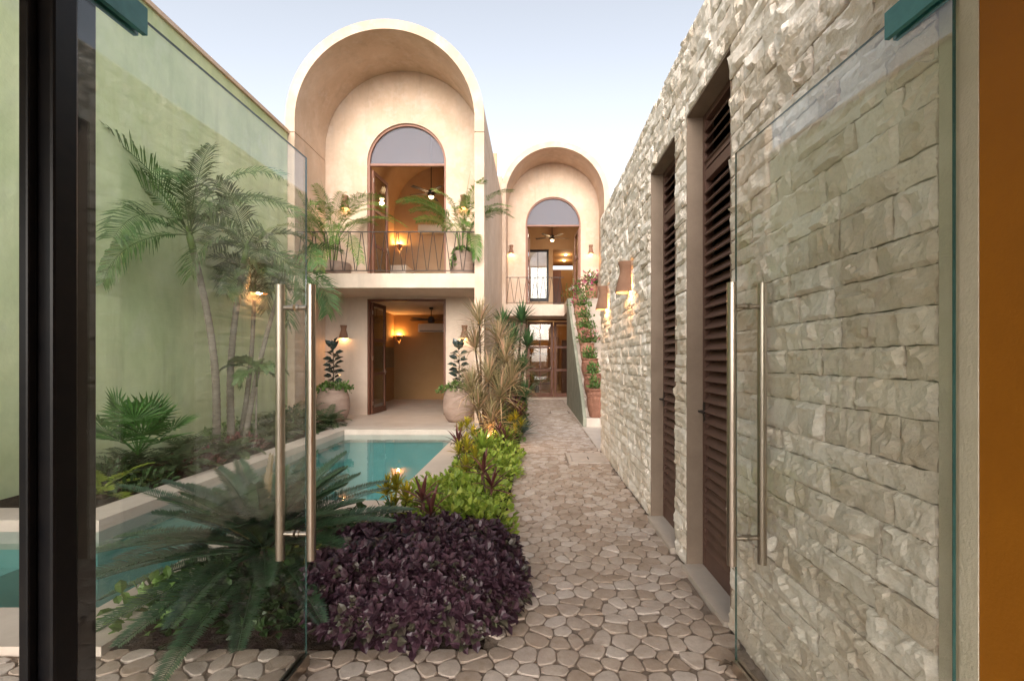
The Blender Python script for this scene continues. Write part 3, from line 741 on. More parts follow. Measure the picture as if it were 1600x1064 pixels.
def glass_leaf(hx, hy, fx, fy, label):
    """leaf built in local coordinates, x from the hinge to the free edge, then turned"""
    L = math.hypot(fx-hx, fy-hy)
    root = empty('glass_door', (0, 0, 0), label, 'door', 'open frameless glass doors')
    s = MB(); s.box(.0013, L-.0013, -.004, .004, .012, 2.238); s.build('glass_panel', 'glass', root)
    s = MB(); s.box(L-.0012, L, -.004, .004, .012, 2.24); s.build('glass_edge', 'glass_edge', root)
    s = MB(); s.box(0, .0012, -.004, .004, .012, 2.24); s.build('glass_edge', 'glass_edge', root)
    s = MB(); s.box(.0012, L-.0012, -.004, .004, 2.2385, 2.24); s.build('glass_edge', 'glass_edge', root)
    s = MB(); s.box(-.01, .165, -.019, -.0055, 2.19, 2.26); s.box(-.01, .165, .0055, .019, 2.19, 2.26); s.box(-.01, .165, -.005, .005, 2.241, 2.26); o = s.build('top_patch', 'teal', root)
    s = MB(); s.box(0, L-.005, -.018, -.0055, .01, .06); s.box(0, L-.005, .0055, .018, .01, .06); o = s.build('bottom_rail', 'handle', root)
    hxp = L-.085
    for sy in (-1, 1):
        s = MB(); s.tube([(hxp, sy*.066, .505), (hxp, sy*.066, 1.667)], .0185, 20); o = s.build('pull_handle', 'handle', root); smooth_by_angle(o, 40)
        for z in (.615, 1.57):
            q = MB(); q.tube([(hxp, sy*.0055, z), (hxp, sy*.048, z)], .010, 14, cap=False); q.tube([(hxp, sy*.0054, z), (hxp, sy*.016, z)], .0145, 14)
            q2 = q.build('standoff', 'handle', o); smooth_by_angle(q2, 40)
    root.location = (hx, hy, 0); root.rotation_euler = (0, 0, math.atan2(fy-hy, fx-hx)); WL[root] = Vector((hx, hy, 0))
    return root
glass_leaf(-1.026, 1.017, -1.008, 2.01, 'clear glass door leaf with bar handle, swung open on the left before the palms')
glass_leaf(.955, 1.035, .870, 1.965, 'clear glass door leaf with bar handle, swung open against the stone wall')

# ================================================================ FIXTURES
def sconce(loc, face, label, e=2.2):
    """face = unit vector the wall faces"""
    root = empty('wall_sconce', (0, 0, 0), label, 'lamp', 'hourglass clay wall sconces')
    prof = [(.068, .31), (.070, .30), (.058, .25), (.052, .215), (.060, .17), (.080, .10), (.098, .02), (.100, 0), (.090, 0), (.088, .02), (.070, .10), (.050, .17), (.042, .215)]
    s = MB(); s.lathe(prof, 20, (0, -.05, 0), PI, 2*PI)
    s.box(-.099, .099, -.05, -.0, 0.0, .02); 
    # cheeks back to the wall
    for sx in (-1, 1):
        vs = []; 
        for (r_, z_) in prof[:8]: vs += [(sx*r_, -.0505, z_), (sx*r_, 0, z_)]
        s.add(vs, [(2*i, 2*i+1, 2*i+3, 2*i+2) for i in range(7)])
    s.add([(-.068, -.05, .31), (.068, -.05, .31), (.068, 0, .31), (-.068, 0, .31)], [(0, 1, 2, 3)])
    s2 = MB(); s2.v = [v for v in s.v]; s2.f = [f for f in s.f]; s2.r = s.r
    # drop the bottom closing slab (box) so that light comes out
    del s2
    o = None
    m = MB(); m.lathe(prof, 20, (0, -.05, 0), PI, 2*PI)
    for sx in (-1, 1):
        vs = []
        for (r_, z_) in prof[:8]: vs += [(sx*r_, -.0505, z_), (sx*r_, 0, z_)]
        m.add(vs, [(2*i, 2*i+1, 2*i+3, 2*i+2) for i in range(7)])
    n = 12; top = [(.068*math.cos(PI+PI*k/n), -.05+.068*math.sin(PI+PI*k/n), .309) for k in range(n+1)]+[(.068, 0, .309), (-.068, 0, .309)]
    m.add(top, [tuple(range(len(top)))])
    o = m.build('shade', 'sconce', root); smooth_by_angle(o, 35)
    b = MB(); b.lathe([(0.001, .0), (.02, .012), (.026, .035), (.02, .055), (.008, .07)], 10, (0, -.055, .035)); b.build('bulb', 'bulb', o, smooth=True)
    lamp('sconce_light', (0, -.055, .02), e, parent=root)
    root.location = loc; root.rotation_euler = (0, 0, math.atan2(face[1], face[0])+PI/2); WL[root] = Vector(loc)
for loc, face, lb, e in (
    ((SWX-.03, 4.62, 2.03), (-1, 0), 'clay hourglass sconce on the stone wall, nearer and higher in view', 3.2),
    ((SWX-.03, 6.1, 2.02), (-1, 0), 'clay hourglass sconce near the far end of the stone wall', 3.2),
    ((-4.555, YB, 1.86), (0, -1), 'clay sconce on the terrace wall left of the ground floor doorway', 2.6),
    ((-1.67, YB, 1.86), (0, -1), 'clay sconce right of the ground floor doorway, behind the tan dracaena', 2.6),
    ((-4.52, YB, 4.95), (0, -1), 'clay sconce left of the large balcony arch, behind palm fronds', 1.8),
    ((-1.70, YB, 4.95), (0, -1), 'clay sconce right of the large balcony arch, behind palm fronds', 1.8),
    ((-.81, YB2, 5.05), (0, -1), 'clay sconce left of the far balcony arch', 3),
    ((1.98, YB2, 5.05), (0, -1), 'clay sconce right of the far balcony arch', 3)):
    sconce(loc, face, lb, e)
for (x, y, z, lb) in ((-4.52, 15.19, 1.96, 'half cone uplight on the ochre wall inside the ground floor room'), (-4.50, 15.19, 4.98, 'half cone uplight inside the upper room behind the balcony')):
    root = empty('wall_uplight', (x, y, z), lb, 'lamp', 'half cone indoor uplights')
    s = MB(); s.lathe([(.015, 0), (.05, .06), (.11, .16), (.12, .20), (.11, .20), (.04, .07)], 16, (x, y, z), PI, 2*PI); s.build('shade', 'sconce', root, smooth=True)
    lamp('uplight', (x, y-.07, z+.21), 13, (1, .5, .14), parent=root)
def fan(x, y, zt, zf, label, lit, e=0):
    root = empty('ceiling_fan', (x, y, zt), label, 'fan')
    s = MB(); s.tube([(x, y, zt), (x, y, zf)], .012, 6); s.lathe([(.06, 0), (.05, -.05), (.012, -.06)], 12, (x, y, zt)); s.build('rod', 'iron', root)
    s = MB(); s.lathe([(.012, .08), (.07, .06), (.10, 0), (.10, -.09), (.07, -.12), (0.001, -.12)], 16, (x, y, zf)); s.build('motor', 'iron', root, smooth=True)
    for k in range(5):
        a = 2*PI*k/5+.3; q = MB(); mt = Matrix.Translation((x, y, zf-.02)) @ Matrix.Rotation(a, 4, 'Z') @ Matrix.Rotation(R(10), 4, 'X')
        q.box(.09, .68, -.06, .06, -.004, .004, mat=mt); q.build('blade', 'iron', root)
    if lit:
        s = MB(); s.lathe([(.07, -.121), (.06, -.16), (.03, -.18), (0.001, -.185)], 14, (x, y, zf)); s.build('lamp_bowl', 'fan_light', root, smooth=True)
        lamp('fan_lamp', (x, y, zf-.26), e, (1, .68, .36), .06, parent=root)
fan(-2.97, 13.1, 2.85, 2.52, 'black ceiling fan in the ground floor room', False)
fan(-2.97, 13.1, 7.8, 6.16, 'ceiling fan with lit bowl on a long rod in the large upper room', True, 12)
fan(.70, 18.0, 8.1, 6.2, 'ceiling fan with lit bowl on a long rod in the far upper room', True, 14)
for (z, lb) in ((2.27, 'white wall air conditioner in the ground floor room'), (5.53, 'white wall air conditioner in the large upper room')):
    ac = empty('air_conditioner', (-3.4, 15.1, z), lb, 'air conditioner')
    s = MB(); s.bevbox(-3.83, -2.98, 14.98, 15.195, z, z+.27, .02); s.build('body', 'white', ac)
    s = MB(); s.box(-3.78, -3.03, 14.972, 14.979, z+.02, z+.045); s.build('vent_flap', 'iron', ac)
for (y, lb) in ((20.6, 'nearer round downlight in the far corridor ceiling'), (21.8, 'farther round downlight in the far corridor ceiling')):
    s = MB(); s.lathe([(0.001, 0), (.06, 0), (.07, .01)], 12, (1.42, y, 6.08)); o = s.build('downlight', 'downlight'); tag(o, lb, 'lamp', 'round corridor downlights')
    lamp('downlight_lamp', (1.42, y, 5.95), 9, (1, .7, .38), .05, parent=o)
# room lamp behind garden doors
cl = empty('pendant_lamp', (.3, 18.2, 2.7), 'small warm lamp glowing behind the garden door panes', 'lamp')
s = MB(); s.lathe([(0.001, -.1), (.05, -.06), (.06, 0), (.03, .05)], 12, (.3, 18.2, 2.5)); s.tube([(.3, 18.2, 2.55), (.3, 18.2, 2.78)], .006, 5); s.build('globe', 'fan_light', cl)
lamp('room_lamp', (.3, 18.2, 2.3), 14, (1, .55, .22), .06, parent=cl)

def garden_spot(x, y, z, e, label, aim=None):
    root = empty('garden_spotlight', (x, y, z), label, 'lamp', 'small black garden spotlights')
    s = MB(); s.tube([(x, y, z), (x, y, z+.09)], .008, 6); s.build('stake', 'steel_black', root)
    s = MB(); s.lathe([(.001, .0), (.022, .005), (.028, .07), (.024, .07), (.02, .03)], 10, (x, y, z+.09)); s.build('head', 'steel_black', root)
    if e:
        s = MB(); s.lathe([(.001, 0), (.018, 0)], 10, (x, y, z+.135)); s.build('lens', 'spot_lens', root)
        lamp('spot_lamp', (x, y, z+.19), e, (1, .56, .22), .02, parent=root)
garden_spot(-4.02, 9.0, .03, 0, 'small unlit black spotlight on the terrace edge by the left clay urn')
garden_spot(-.66, 6.72, .0, 5, 'lit garden spotlight at the foot of the tan dracaena')
garden_spot(-1.28, 2.62, .0, 1.5, 'lit garden spotlight hidden under the sago palm fronds')
garden_spot(-.75, 4.15, .0, 0, 'unlit black garden spotlight beside the lime ground cover')

# ================================================================ POTS
def ridged(prof, n=3):
    return prof
def pot(name, x, y, z, prof, mat, label, group, seg=28, soil_r=None, soil_z=None):
    root = empty(name, (x, y, z), label, 'pot', group)
    s = MB(); s.lathe([(0.001, 0)]+prof, seg, (x, y, z)); o = s.build('body', mat, root); smooth_by_angle(o, 50)
    if soil_r:
        q = MB(); q.lathe([(0.001, 0), (soil_r, 0)], 16, (x, y, z+soil_z)); q.build('soil', 'soil', root)
    return root
def urn_prof(r, h):
    return [(r*.62, 0), (r*.80, h*.10), (r*.93, h*.25), (r, h*.42), (r*.99, h*.58), (r*.93, h*.76), (r*.80, h*.92), (r*.72, h*.98), (r*.72, h), (r*.64, h), (r*.62, h*.9)]
pot('clay_urn', -4.31, 9.75, .03, urn_prof(.34, .72), 'potgrey', 'large weathered clay urn with rubber plant, left side of the terrace', 'large clay urns on the terrace', 36, .22, .66)
pot('clay_urn', -1.62, 9.75, .03, urn_prof(.34, .72), 'potgrey', 'large weathered clay urn with rubber plant, right side of the terrace', 'large clay urns on the terrace', 36, .22, .66)
pot('balcony_planter', -1.56, 9.95, 3.15, [(.22, 0), (.27, .08), (.27, .3), (.22, .5), (.19, .55), (.17, .55), (.17, .48)], 'potgrey', 'tall clay planter with areca palm at the right end of the balcony', None, 28, .18, .49)
pot('balcony_planter', -4.42, 9.95, 3.15, [(.32, 0), (.38, .05), (.40, .25), (.38, .30), (.34, .30), (.33, .25)], 'potgrey', 'wide low clay planter with areca palm at the left end of the balcony', None, 28, .34, .26)
steps_pots = []
PH = (.585, .50, .45, .45, .45, .40, .40, .36)
PL = ('terracotta pot on the lowest stair step, full view, small shrub', 'terracotta pot second up the stairs, just behind the lowest pot', 'terracotta pot third up the stairs, with round green plant', 'terracotta pot with pink flowers halfway up the stairs', 'terracotta pot fifth up the stairs, above the pink flowers', 'terracotta pot sixth up the stairs, overhung by bougainvillea', 'terracotta pot seventh up the stairs, leafy trailing vine', 'terracotta pot at the stair top under white and magenta bougainvillea')
for k in range(8):
    idx = 2*k; y = 9.05+tread*(idx+.55)+.06; z = rise*(idx+1); h = PH[k]; r = .2 if k < 3 else .18
    prof = [(r*.66, 0)]
    if k < 3:
        nr = 12
        for q in range(nr):
            t0 = .04+.78*q/nr; rr = r*(.70+.30*math.sin(min(1, t0/.62)*PI/2))*(1 if t0 < .62 else 1-.25*(t0-.62))
            prof += [(rr-.005, h*t0), (rr+.003, h*(t0+.78/nr*.5))]
        prof += [(r*.90, h*.84), (r*.88, h*.92), (r*.98, h*.94), (r*.99, h*.995), (r*.84, h), (r*.82, h*.9)]
    else: prof += [(r*.85, h*.3), (r*.98, h*.62), (r*.94, h*.85), (r*.86, h*.90), (r*.97, h*.93), (r*.97, h), (r*.82, h), (r*.80, h*.9)]
    xx = 1.26
    steps_pots.append((xx, y, z+h))
    pot('terracotta_pot', xx, y, z, prof, 'terra_woven' if k < 3 else 'terra', PL[k], 'terracotta pots up the stairs', 24, r*.8, h*.92)
pot('terracotta_pot', 1.80, 14.25, 3.15, [(.11, 0), (.17, .15), (.22, .33), (.21, .45), (.16, .52), (.19, .55), (.16, .55), (.15, .5)], 'terra', 'rounded terracotta pot with magenta flowers on the stair landing', 'terracotta pots up the stairs', 24, .14, .5)

# ================================================================ PLANT BUILDERS
def rdir(az, el): return Vector((math.cos(az)*math.cos(el), math.sin(az)*math.cos(el), math.sin(el)))
def frond(mb, base, az, L, el0, droop, n, ll, lw, vee=.25, fwd=.6, start=.18, rr=.006, sag=.25, twist=0, curl=0, jit=.12, power=1.3, ntip=.35):
    """pinnate leaf: rachis plus leaflets each side"""
    pts = []; p = Vector(base); N = 14
    az0 = az
    for i in range(N+1):
        t = i/N; pts.append(p.copy()); el = el0-droop*t**power
        p = p+rdir(az0+curl*t, el)*(L/N)
    mb.tube(pts, [rr*(1-.8*i/N) for i in range(N+1)], 3, .5, cap=False)
    fr = random.random()
    for i in range(n):
        t = start+(1-start)*(i+.5)/n; x = t*N; k = min(int(x), N-1); q = pts[k].lerp(pts[k+1], x-k)
        d = (pts[k+1]-pts[k]).normalized(); side = d.cross(Vector((0, 0, 1)))
        if side.length < .05: side = Vector((-math.sin(az), math.cos(az), 0))
        side.normalize(); up = side.cross(d).normalized()
        if twist: side, up = side*math.cos(twist)+up*math.sin(twist), up*math.cos(twist)-side*math.sin(twist)
        sh = math.sin(PI*min(1, (.22+.78*(1-t)**.75*1.15)))if t < .3 else (1-(t-.3)/.7)**.6*(1-ntip)+ntip
        sh = max(sh, .3) if t < .3 else sh
        for sg in (-1, 1):
            l = ll*sh*random.uniform(1-jit, 1+jit)
            f = fwd*(.6+.9*t)+random.uniform(-jit, jit)*.5
            dr = (side*sg+d*f+up*(vee+random.uniform(-jit, jit))).normalized()
            e1 = q+dr*l*.55; e2 = q+dr*l+Vector((0, 0, -sag*l*random.uniform(.5, 1.4)))
            wv = (d-dr*d.dot(dr)).normalized()*lw*.5
            if wv.length < 1e-5: wv = up*lw*.5
            mb.add([q-wv*.4, q+wv*.4, e1+wv, e1-wv, e2], [(0, 1, 2, 3), (3, 2, 4)], max(0, min(1, fr*.5+random.random()*.5)))
def strap(mb, base, az, el, L, wd, droop, n=5, r=None, fold=.3):
    p = Vector(base); rr = random.random() if r is None else r; vs = []
    for i in range(n+1):
        t = i/n; e = el-droop*t*t; d = rdir(az, e); s = Vector((-math.sin(az), math.cos(az), 0))
        ww = wd*(.55+.45*min(1, t*4))*(1 if t < .45 else max(.03, 1-((t-.45)/.55)**1.6))
        up = s.cross(d)*-1
        vs += [p-s*ww*.5+up*ww*fold*.5, p.copy(), p+s*ww*.5+up*ww*fold*.5]
        p = p+d*(L/n)
    fs = []
    for i in range(n): a = i*3; fs += [(a, a+1, a+4, a+3), (a+1, a+2, a+5, a+4)]
    mb.add(vs, fs, rr)
def rosette(mb, c, n, L, wd, el_lo, el_hi, droop, seg=5):
    for i in range(n):
        t = i/n; az = i*2.399+random.uniform(-.3, .3); el = el_lo+(el_hi-el_lo)*t**.8+random.uniform(-.12, .12)
        strap(mb, Vector(c)+Vector((0, 0, t*.05)), az, el, L*random.uniform(.75, 1.08)*(1-.15*t), wd, droop*(1-.6*t)*random.uniform(.6, 1.3), seg)
def leafshape(mb, p, d, n, l, wd, r=None, fold=.25, mid=.45):
    """folded ovate leaf from p along d, normal n"""
    d = d.normalized(); s = d.cross(n)
    if s.length < 1e-4: s = d.orthogonal()
    s.normalize(); n = s.cross(d).normalized()
    a = p+d*l*mid*.55+s*wd*.42+n*wd*fold*.5; b = p+d*l*mid*.55-s*wd*.42+n*wd*fold*.5
    a2 = p+d*l*(mid+.2)+s*wd*.45+n*wd*fold*.55; b2 = p+d*l*(mid+.2)-s*wd*.45+n*wd*fold*.55
    m1 = p+d*l*mid*.55; m2 = p+d*l*(mid+.2); tip = p+d*l-n*l*.12
    mb.add([p, a, m1, b, a2, m2, b2, tip], [(0, 1, 2), (0, 2, 3), (1, 4, 5, 2), (2, 5, 6, 3), (4, 7, 5), (5, 7, 6)], r)
def leafmass(mb, c, rx, ry, h, n, l, wd, z0=.0, up=.5, shell=.45, lump=.25):
    ph = random.random()*9
    for _ in range(n):
        az = random.random()*2*PI; u = random.random(); el = math.asin(u)
        d = Vector((math.cos(az)*math.cos(el), math.sin(az)*math.cos(el), math.sin(el)))
        k = (1-shell*random.random()**1.6)*(1+lump*noise.noise(Vector((d.x*2.3+ph, d.y*2.3, d.z*2.3))))
        p = Vector((c[0]+d.x*rx*k, c[1]+d.y*ry*k, z0+d.z*h*k+.01))
        dr = (d*.8+Vector((random.gauss(0, .5), random.gauss(0, .5), random.gauss(up, .4)))).normalized()
        nn = (Vector((0, 0, 1))+d*.6+Vector((random.gauss(0, .3), random.gauss(0, .3), 0))).normalized()
        leafshape(mb, p, dr, nn, l*random.uniform(.6, 1.2), wd*random.uniform(.7, 1.15))

# ---------------------------------------------------------------- trunk palms in the left bed
random.seed(21)
def trunk_palm(name, base, top, r0, r1, nf, L, label, group, el=(-.1, 1.25), mat='palm', azs=None, ll=.34, bend=0.0, double=None):
    root = empty(name, base, label, 'palm', group)
    b, t = Vector(base), Vector(top); s = MB(); N = 14
    pts = [b.lerp(t, i/N)+Vector((math.sin(i/N*PI)*bend, 0, 0)) for i in range(N+1)]
    ring = []; rad = []
    for i in range(N*4+1):
        x = i/4; k = min(int(x), N-1); ring.append(pts[k].lerp(pts[k+1], x-k)); rad.append((r0+(r1-r0)*i/(N*4))*(1.0+(.07 if i % 2 else -.03)))
    s.tube(ring, rad, 10); s.build('trunk', 'bark', root, smooth=True)
    d = (pts[-1]-pts[-2]).normalized()
    s = MB(); s.tube([t-d*.02, t+d*.18, t+d*.34], [r1*1.15, r1*1.1, r1*.5], 8); s.build('crownshaft', 'mgreen', root, smooth=True)
    for i in range(nf):
        a = azs[i][0] if azs and i < len(azs) else i*2.399+random.uniform(-.3, .3)
        e = azs[i][1] if azs and i < len(azs) else el[0]+(el[1]-el[0])*(i/nf)+random.uniform(-.1, .1)
        LL = L*(azs[i][2] if azs and i < len(azs) else random.uniform(.8, 1.05))
        q = MB(); frond(q, t+d*.22, a, LL, e, random.uniform(1.2, 1.9), int(28+LL*12), ll*1.2, .021, .25, .75, .14, .010, .30, twist=random.uniform(-.8, .8), jit=.16)
        q.build('frond', mat, root)
    return root
G = 'slender palms against the green wall'
trunk_palm('slender_palm', (-4.72, 6.75, 0), (-4.72, 6.3, 2.85), .055, .04, 13, 1.6, 'slender palm with biggest drooping crown, left of the palms by the green wall', G,
    azs=[(R(205), 1.15, 1.25), (R(235), 1.2, 1.2), (R(280), .25, 1.0), (R(300), .9, 1.0), (R(20), 1.0, 1.0), (R(60), 1.1, 1.), (R(110), 1.2, .9), (R(340), .3, .9), (R(250), -.2, .85), (R(215), .4, .9), (R(5), 1.3, 1.05), (R(320), 1.25, .9)], bend=.12)
trunk_palm('slender_palm', (-4.62, 6.95, 0), (-4.50, 7.05, 2.85), .055, .038, 11, 1.35, 'slender palm with darker trunk and full crown, middle one by the green wall', G, bend=-.10)
trunk_palm('slender_palm', (-4.70, 7.25, 0), (-4.62, 7.5, 2.35), .04, .03, 8, 1.05, 'thinner slender palm close behind the middle trunk', G, bend=.05)
trunk_palm('slender_palm', (-4.50, 7.05, 0), (-4.28, 7.7, 2.62), .042, .03, 9, 1.15, 'slender palm with trunk leaning right, nearest to the vaulted house', G, bend=-.06)
trunk_palm('young_palm', (-4.35, 7.1, 0), (-4.33, 7.1, .95), .016, .012, 8, .55, 'young thin palm in front of the leaning trunks', None, ll=.16, el=(.1, 1.2))
# fan palms
def fan_palm(c, n, L, label, zc, name='fan_palm'):
    root = empty(name, (c[0], c[1], 0), label, 'palm')
    for i in range(n):
        az = i*2.399+random.uniform(-.2, .2); el = .15+1.15*(i/n)
        st = rdir(az, el)*random.uniform(.25, .42); b = Vector((c[0], c[1], zc-.25)); hub = b+st+Vector((0, 0, .1))
        q = MB(); q.tube([b, (b+hub)/2+Vector((0, 0, .04)), hub], .007, 4)
        d = st.normalized(); s = d.cross(Vector((0, 0, 1))).normalized(); up = s.cross(d)
        m = 20
        for k in range(m):
            a = R(-125)+R(250)*k/(m-1); dr = (d*math.cos(a)+s*math.sin(a)+up*.25).normalized(); l = L*(.72+.28*math.cos(a*.6))*random.uniform(.9, 1.05)
            w_ = (up.cross(dr)).normalized()*.016
            e = hub+dr*l*.6; t = hub+dr*l+Vector((0, 0, -.10*l)); q.add([hub, e+w_-up*.006, e+up*.004, e-w_-up*.006, t], [(0, 1, 2), (0, 2, 3), (1, 4, 2), (2, 4, 3)])
        q.build('leaf', 'fan', root)
fan_palm((-4.40, 5.05), 14, .36, 'dark green fan palm with pointed leaf fingers, left end of the bed', .55)
def cycad(c, z, n, L, mat, label, ll=.1, name='cycad', nn=22, lw=.03, el=(.1, 1.2), dr=.9, cat='cycad', vee=.3, fwd=.3, crown=True, azr=None, jit=.08, sag=.1):
    root = empty(name, (c[0], c[1], 0), label, cat)
    if crown:
        s = MB(); s.lathe([(.07, 0), (.09, z*.5), (.06, z)], 10, (c[0], c[1], 0)); s.build('trunk', 'bark_dark', root)
    for i in range(n):
        a = i*2.399+random.uniform(-.25, .25)
        if azr: a = azr[0]+(azr[1]-azr[0])*random.random()
        e = el[0]+(el[1]-el[0])*(i/n)+random.uniform(-.08, .08)
        q = MB(); frond(q, (c[0], c[1], z), a, L*random.uniform(.82, 1.05), e, dr*random.uniform(.75, 1.25), nn, ll, lw, vee, fwd, .14, .006, sag, jit=jit, ntip=.3)
        q.build('frond', mat, root)
    return root
random.seed(31)
cycad((-4.22, 4.42), .05, 11, .5, 'zamia', 'bright yellow green cycad at the near left corner of the bed', .10, 'cardboard_cycad', 14, .035)
ferns = [(-4.15, 5.3, .5, 'low fern nearest the pool coping beside the fan palm'), (-4.5, 5.9, .55, 'bushy fern before the leftmost palm trunk'), (-4.1, 6.2, .42, 'small fern hanging over the coping below the palm trunks'), (-4.75, 6.3, .5, 'fern tight against the green wall by the palms'), (-4.2, 7.2, .5, 'fern right of the leaning palm trunk'), (-4.55, 7.9, .62, 'tall fern behind the leaning palm trunk'), (-4.2, 8.3, .6, 'full fern close to the terrace corner'), (-4.6, 8.8, .7, 'tallest fern in the corner of green wall and house'), (-4.1, 9.05, .5, 'fern beside the left terrace urn'), (-4.75, 5.35, .5, 'fern between fan palm and green wall')]
for x, y, L, lb in ferns:
    cycad((x, y), .06, 20, L, 'fern', lb, L*.26, 'fern', 16, .022, (.15, 1.25), 1.25, 'fern', .1, .35, False)
for (x, y, rx, ry, h, n, mt, lb) in ((-4.55, 4.75, .35, .3, .26, 260, 'dgreen', 'low dark shrub behind the yellow green cycad'), (-4.3, 5.7, .3, .4, .16, 200, 'ti', 'reddish ground cover at the foot of the palms'), (-4.35, 6.75, .35, .3, .2, 220, 'ti', 'dark red foliage clump under the middle palm'), (-4.5, 8.35, .4, .6, .45, 420, 'dgreen', 'dark green shrub along the wall near the house'), (-4.05, 4.75, .15, .35, .14, 120, 'dgreen', 'dark trailing plant at the coping edge'), (-4.85, 7.3, .25, .8, .35, 300, 'mgreen', 'leafy green shrub behind the palm trunks')):
    q = MB(); leafmass(q, (x, y), rx, ry, h, n, .09, .045); o = q.build('shrub', mt); tag(o, lb, 'shrub')

# ---------------------------------------------------------------- sago palm, foreground
random.seed(41)
SG = empty('sago_palm', (-1.58, 2.66, 0), 'large dark sago palm with long feathery fronds beside the purple shrub', 'sago palm')
s = MB(); s.lathe([(.12, 0), (.15, .1), (.12, .22), (.05, .27)], 12, (-1.58, 2.66, 0)); s.build('trunk', 'bark_dark', SG)
nf = 66
for i in range(nf):
    t = i/nf; a = i*2.399; e = -.14+1.22*t+random.uniform(-.06, .06)
    L = (.90 if t < .6 else .66)*random.uniform(.9, 1.08)
    dr = random.uniform(.35, .65) if t > .25 else .35
    q = MB(); frond(q, (-1.58, 2.66, .24), a, L, e, dr, 84, .125, .0085, .42, .5, .1, .007, .10, jit=.06, power=1.2, ntip=.25)
    q.build('frond', 'sago', SG)
q = MB(); frond(q, (-1.58, 2.66, .26), R(80), .52, 1.5, .12, 50, .07, .010, .3, 1.2, .1, .006, .0); o = q.build('frond', 'sago_new', SG); o['label'] = 'upright young bronze frond'
# ---------------------------------------------------------------- purple bush
random.seed(43)
PB = empty('purple_shrub', (-.64, 2.52, 0), 'dense low purple leaved shrub beside the cobbled path', 'shrub')
variants = []
for k in range(4):
    q = MB(); n = 7 if k < 2 else 9
    for i in range(n):
        a = i*2.399+random.uniform(-.3, .3); el = .15+.95*i/n; L = .058*(1-.3*i/n)*random.uniform(.85, 1.15)
        d = rdir(a, el); leafshape(q, Vector((0, 0, .006*i)), d, Vector((0, 0, 1)), L, L*.68, fold=.3, r=random.random()*(.66 if k > 1 else 1))
    me = bpy.data.meshes.new('sprig'); me.from_pydata(q.v, [], q.f); at = me.attributes.new('rnd', 'FLOAT', 'FACE'); at.data.foreach_set('value', q.r); me.materials.append(M['purple']); variants.append((me, q))
pts = []
for k in range(1150):
    u = (k+.5)/1150; el = math.asin(min(1, u*1.02)); az = k*2.39996
    d = Vector((math.cos(az)*math.cos(el), math.sin(az)*math.cos(el), math.sin(el)))
    e4 = lambda v, p_: math.copysign(abs(v)**p_, v)
    kk = 1+.10*noise.noise(d*3)+random.uniform(-.09, .06)
    p = Vector((-.63+e4(d.x, .8)*.545*kk, 2.52+e4(d.y, .8)*.44*kk, .02+abs(d.z)**.62*.335*kk))
    pts.append((p, d))
pts.sort(key=lambda q: (q[0]-Vector((-.3, 0, EYE))).length+ (2 if q[1].y > .5 else 0))
rest = MB()
for k, (p, d) in enumerate(pts):
    me, q = variants[random.choices(range(4), (3, 2, 1, 1) if p.z < .16 or random.random() < .12 else (.3, 1, 4, 4))[0]]
    nrm = (d*.75+Vector((random.gauss(0, .25), random.gauss(0, .25), .75))).normalized()
    rot = nrm.to_track_quat('Z', 'Y').to_matrix().to_4x4() @ Matrix.Rotation(random.random()*6.3, 4, 'Z'); s_ = random.uniform(.75, 1.3)
    if k < 300: inst(me, 'sprig', PB, p, rot.to_euler(), (s_, s_, s_))
    else:
        mt = Matrix.Translation(p) @ rot @ Matrix.Scale(s_, 4); b = len(rest.v)
        rest.v += [tuple(mt @ Vector(v)) for v in q.v]; rest.f += [tuple(b+i for i in f) for f in q.f]; rest.r += q.r
rest.build('foliage', 'purple', PB, stuff=True)
q = MB(); leafmass(q, (-.64, 2.52), .5, .36, .27, 900, .07, .035, shell=.35); q.build('inner_foliage', 'purple', PB)
q = MB()
for k in range(40):
    az = random.random()*6.3; rr = random.random()*.4; q.tube([(-.64+math.cos(az)*rr*.4, 2.52+math.sin(az)*rr*.3, 0), (-.64+math.cos(az)*rr*1.2, 2.52+math.sin(az)*rr*.9, .3)], .004, 4)
q.build('stems', 'bark_dark', PB)
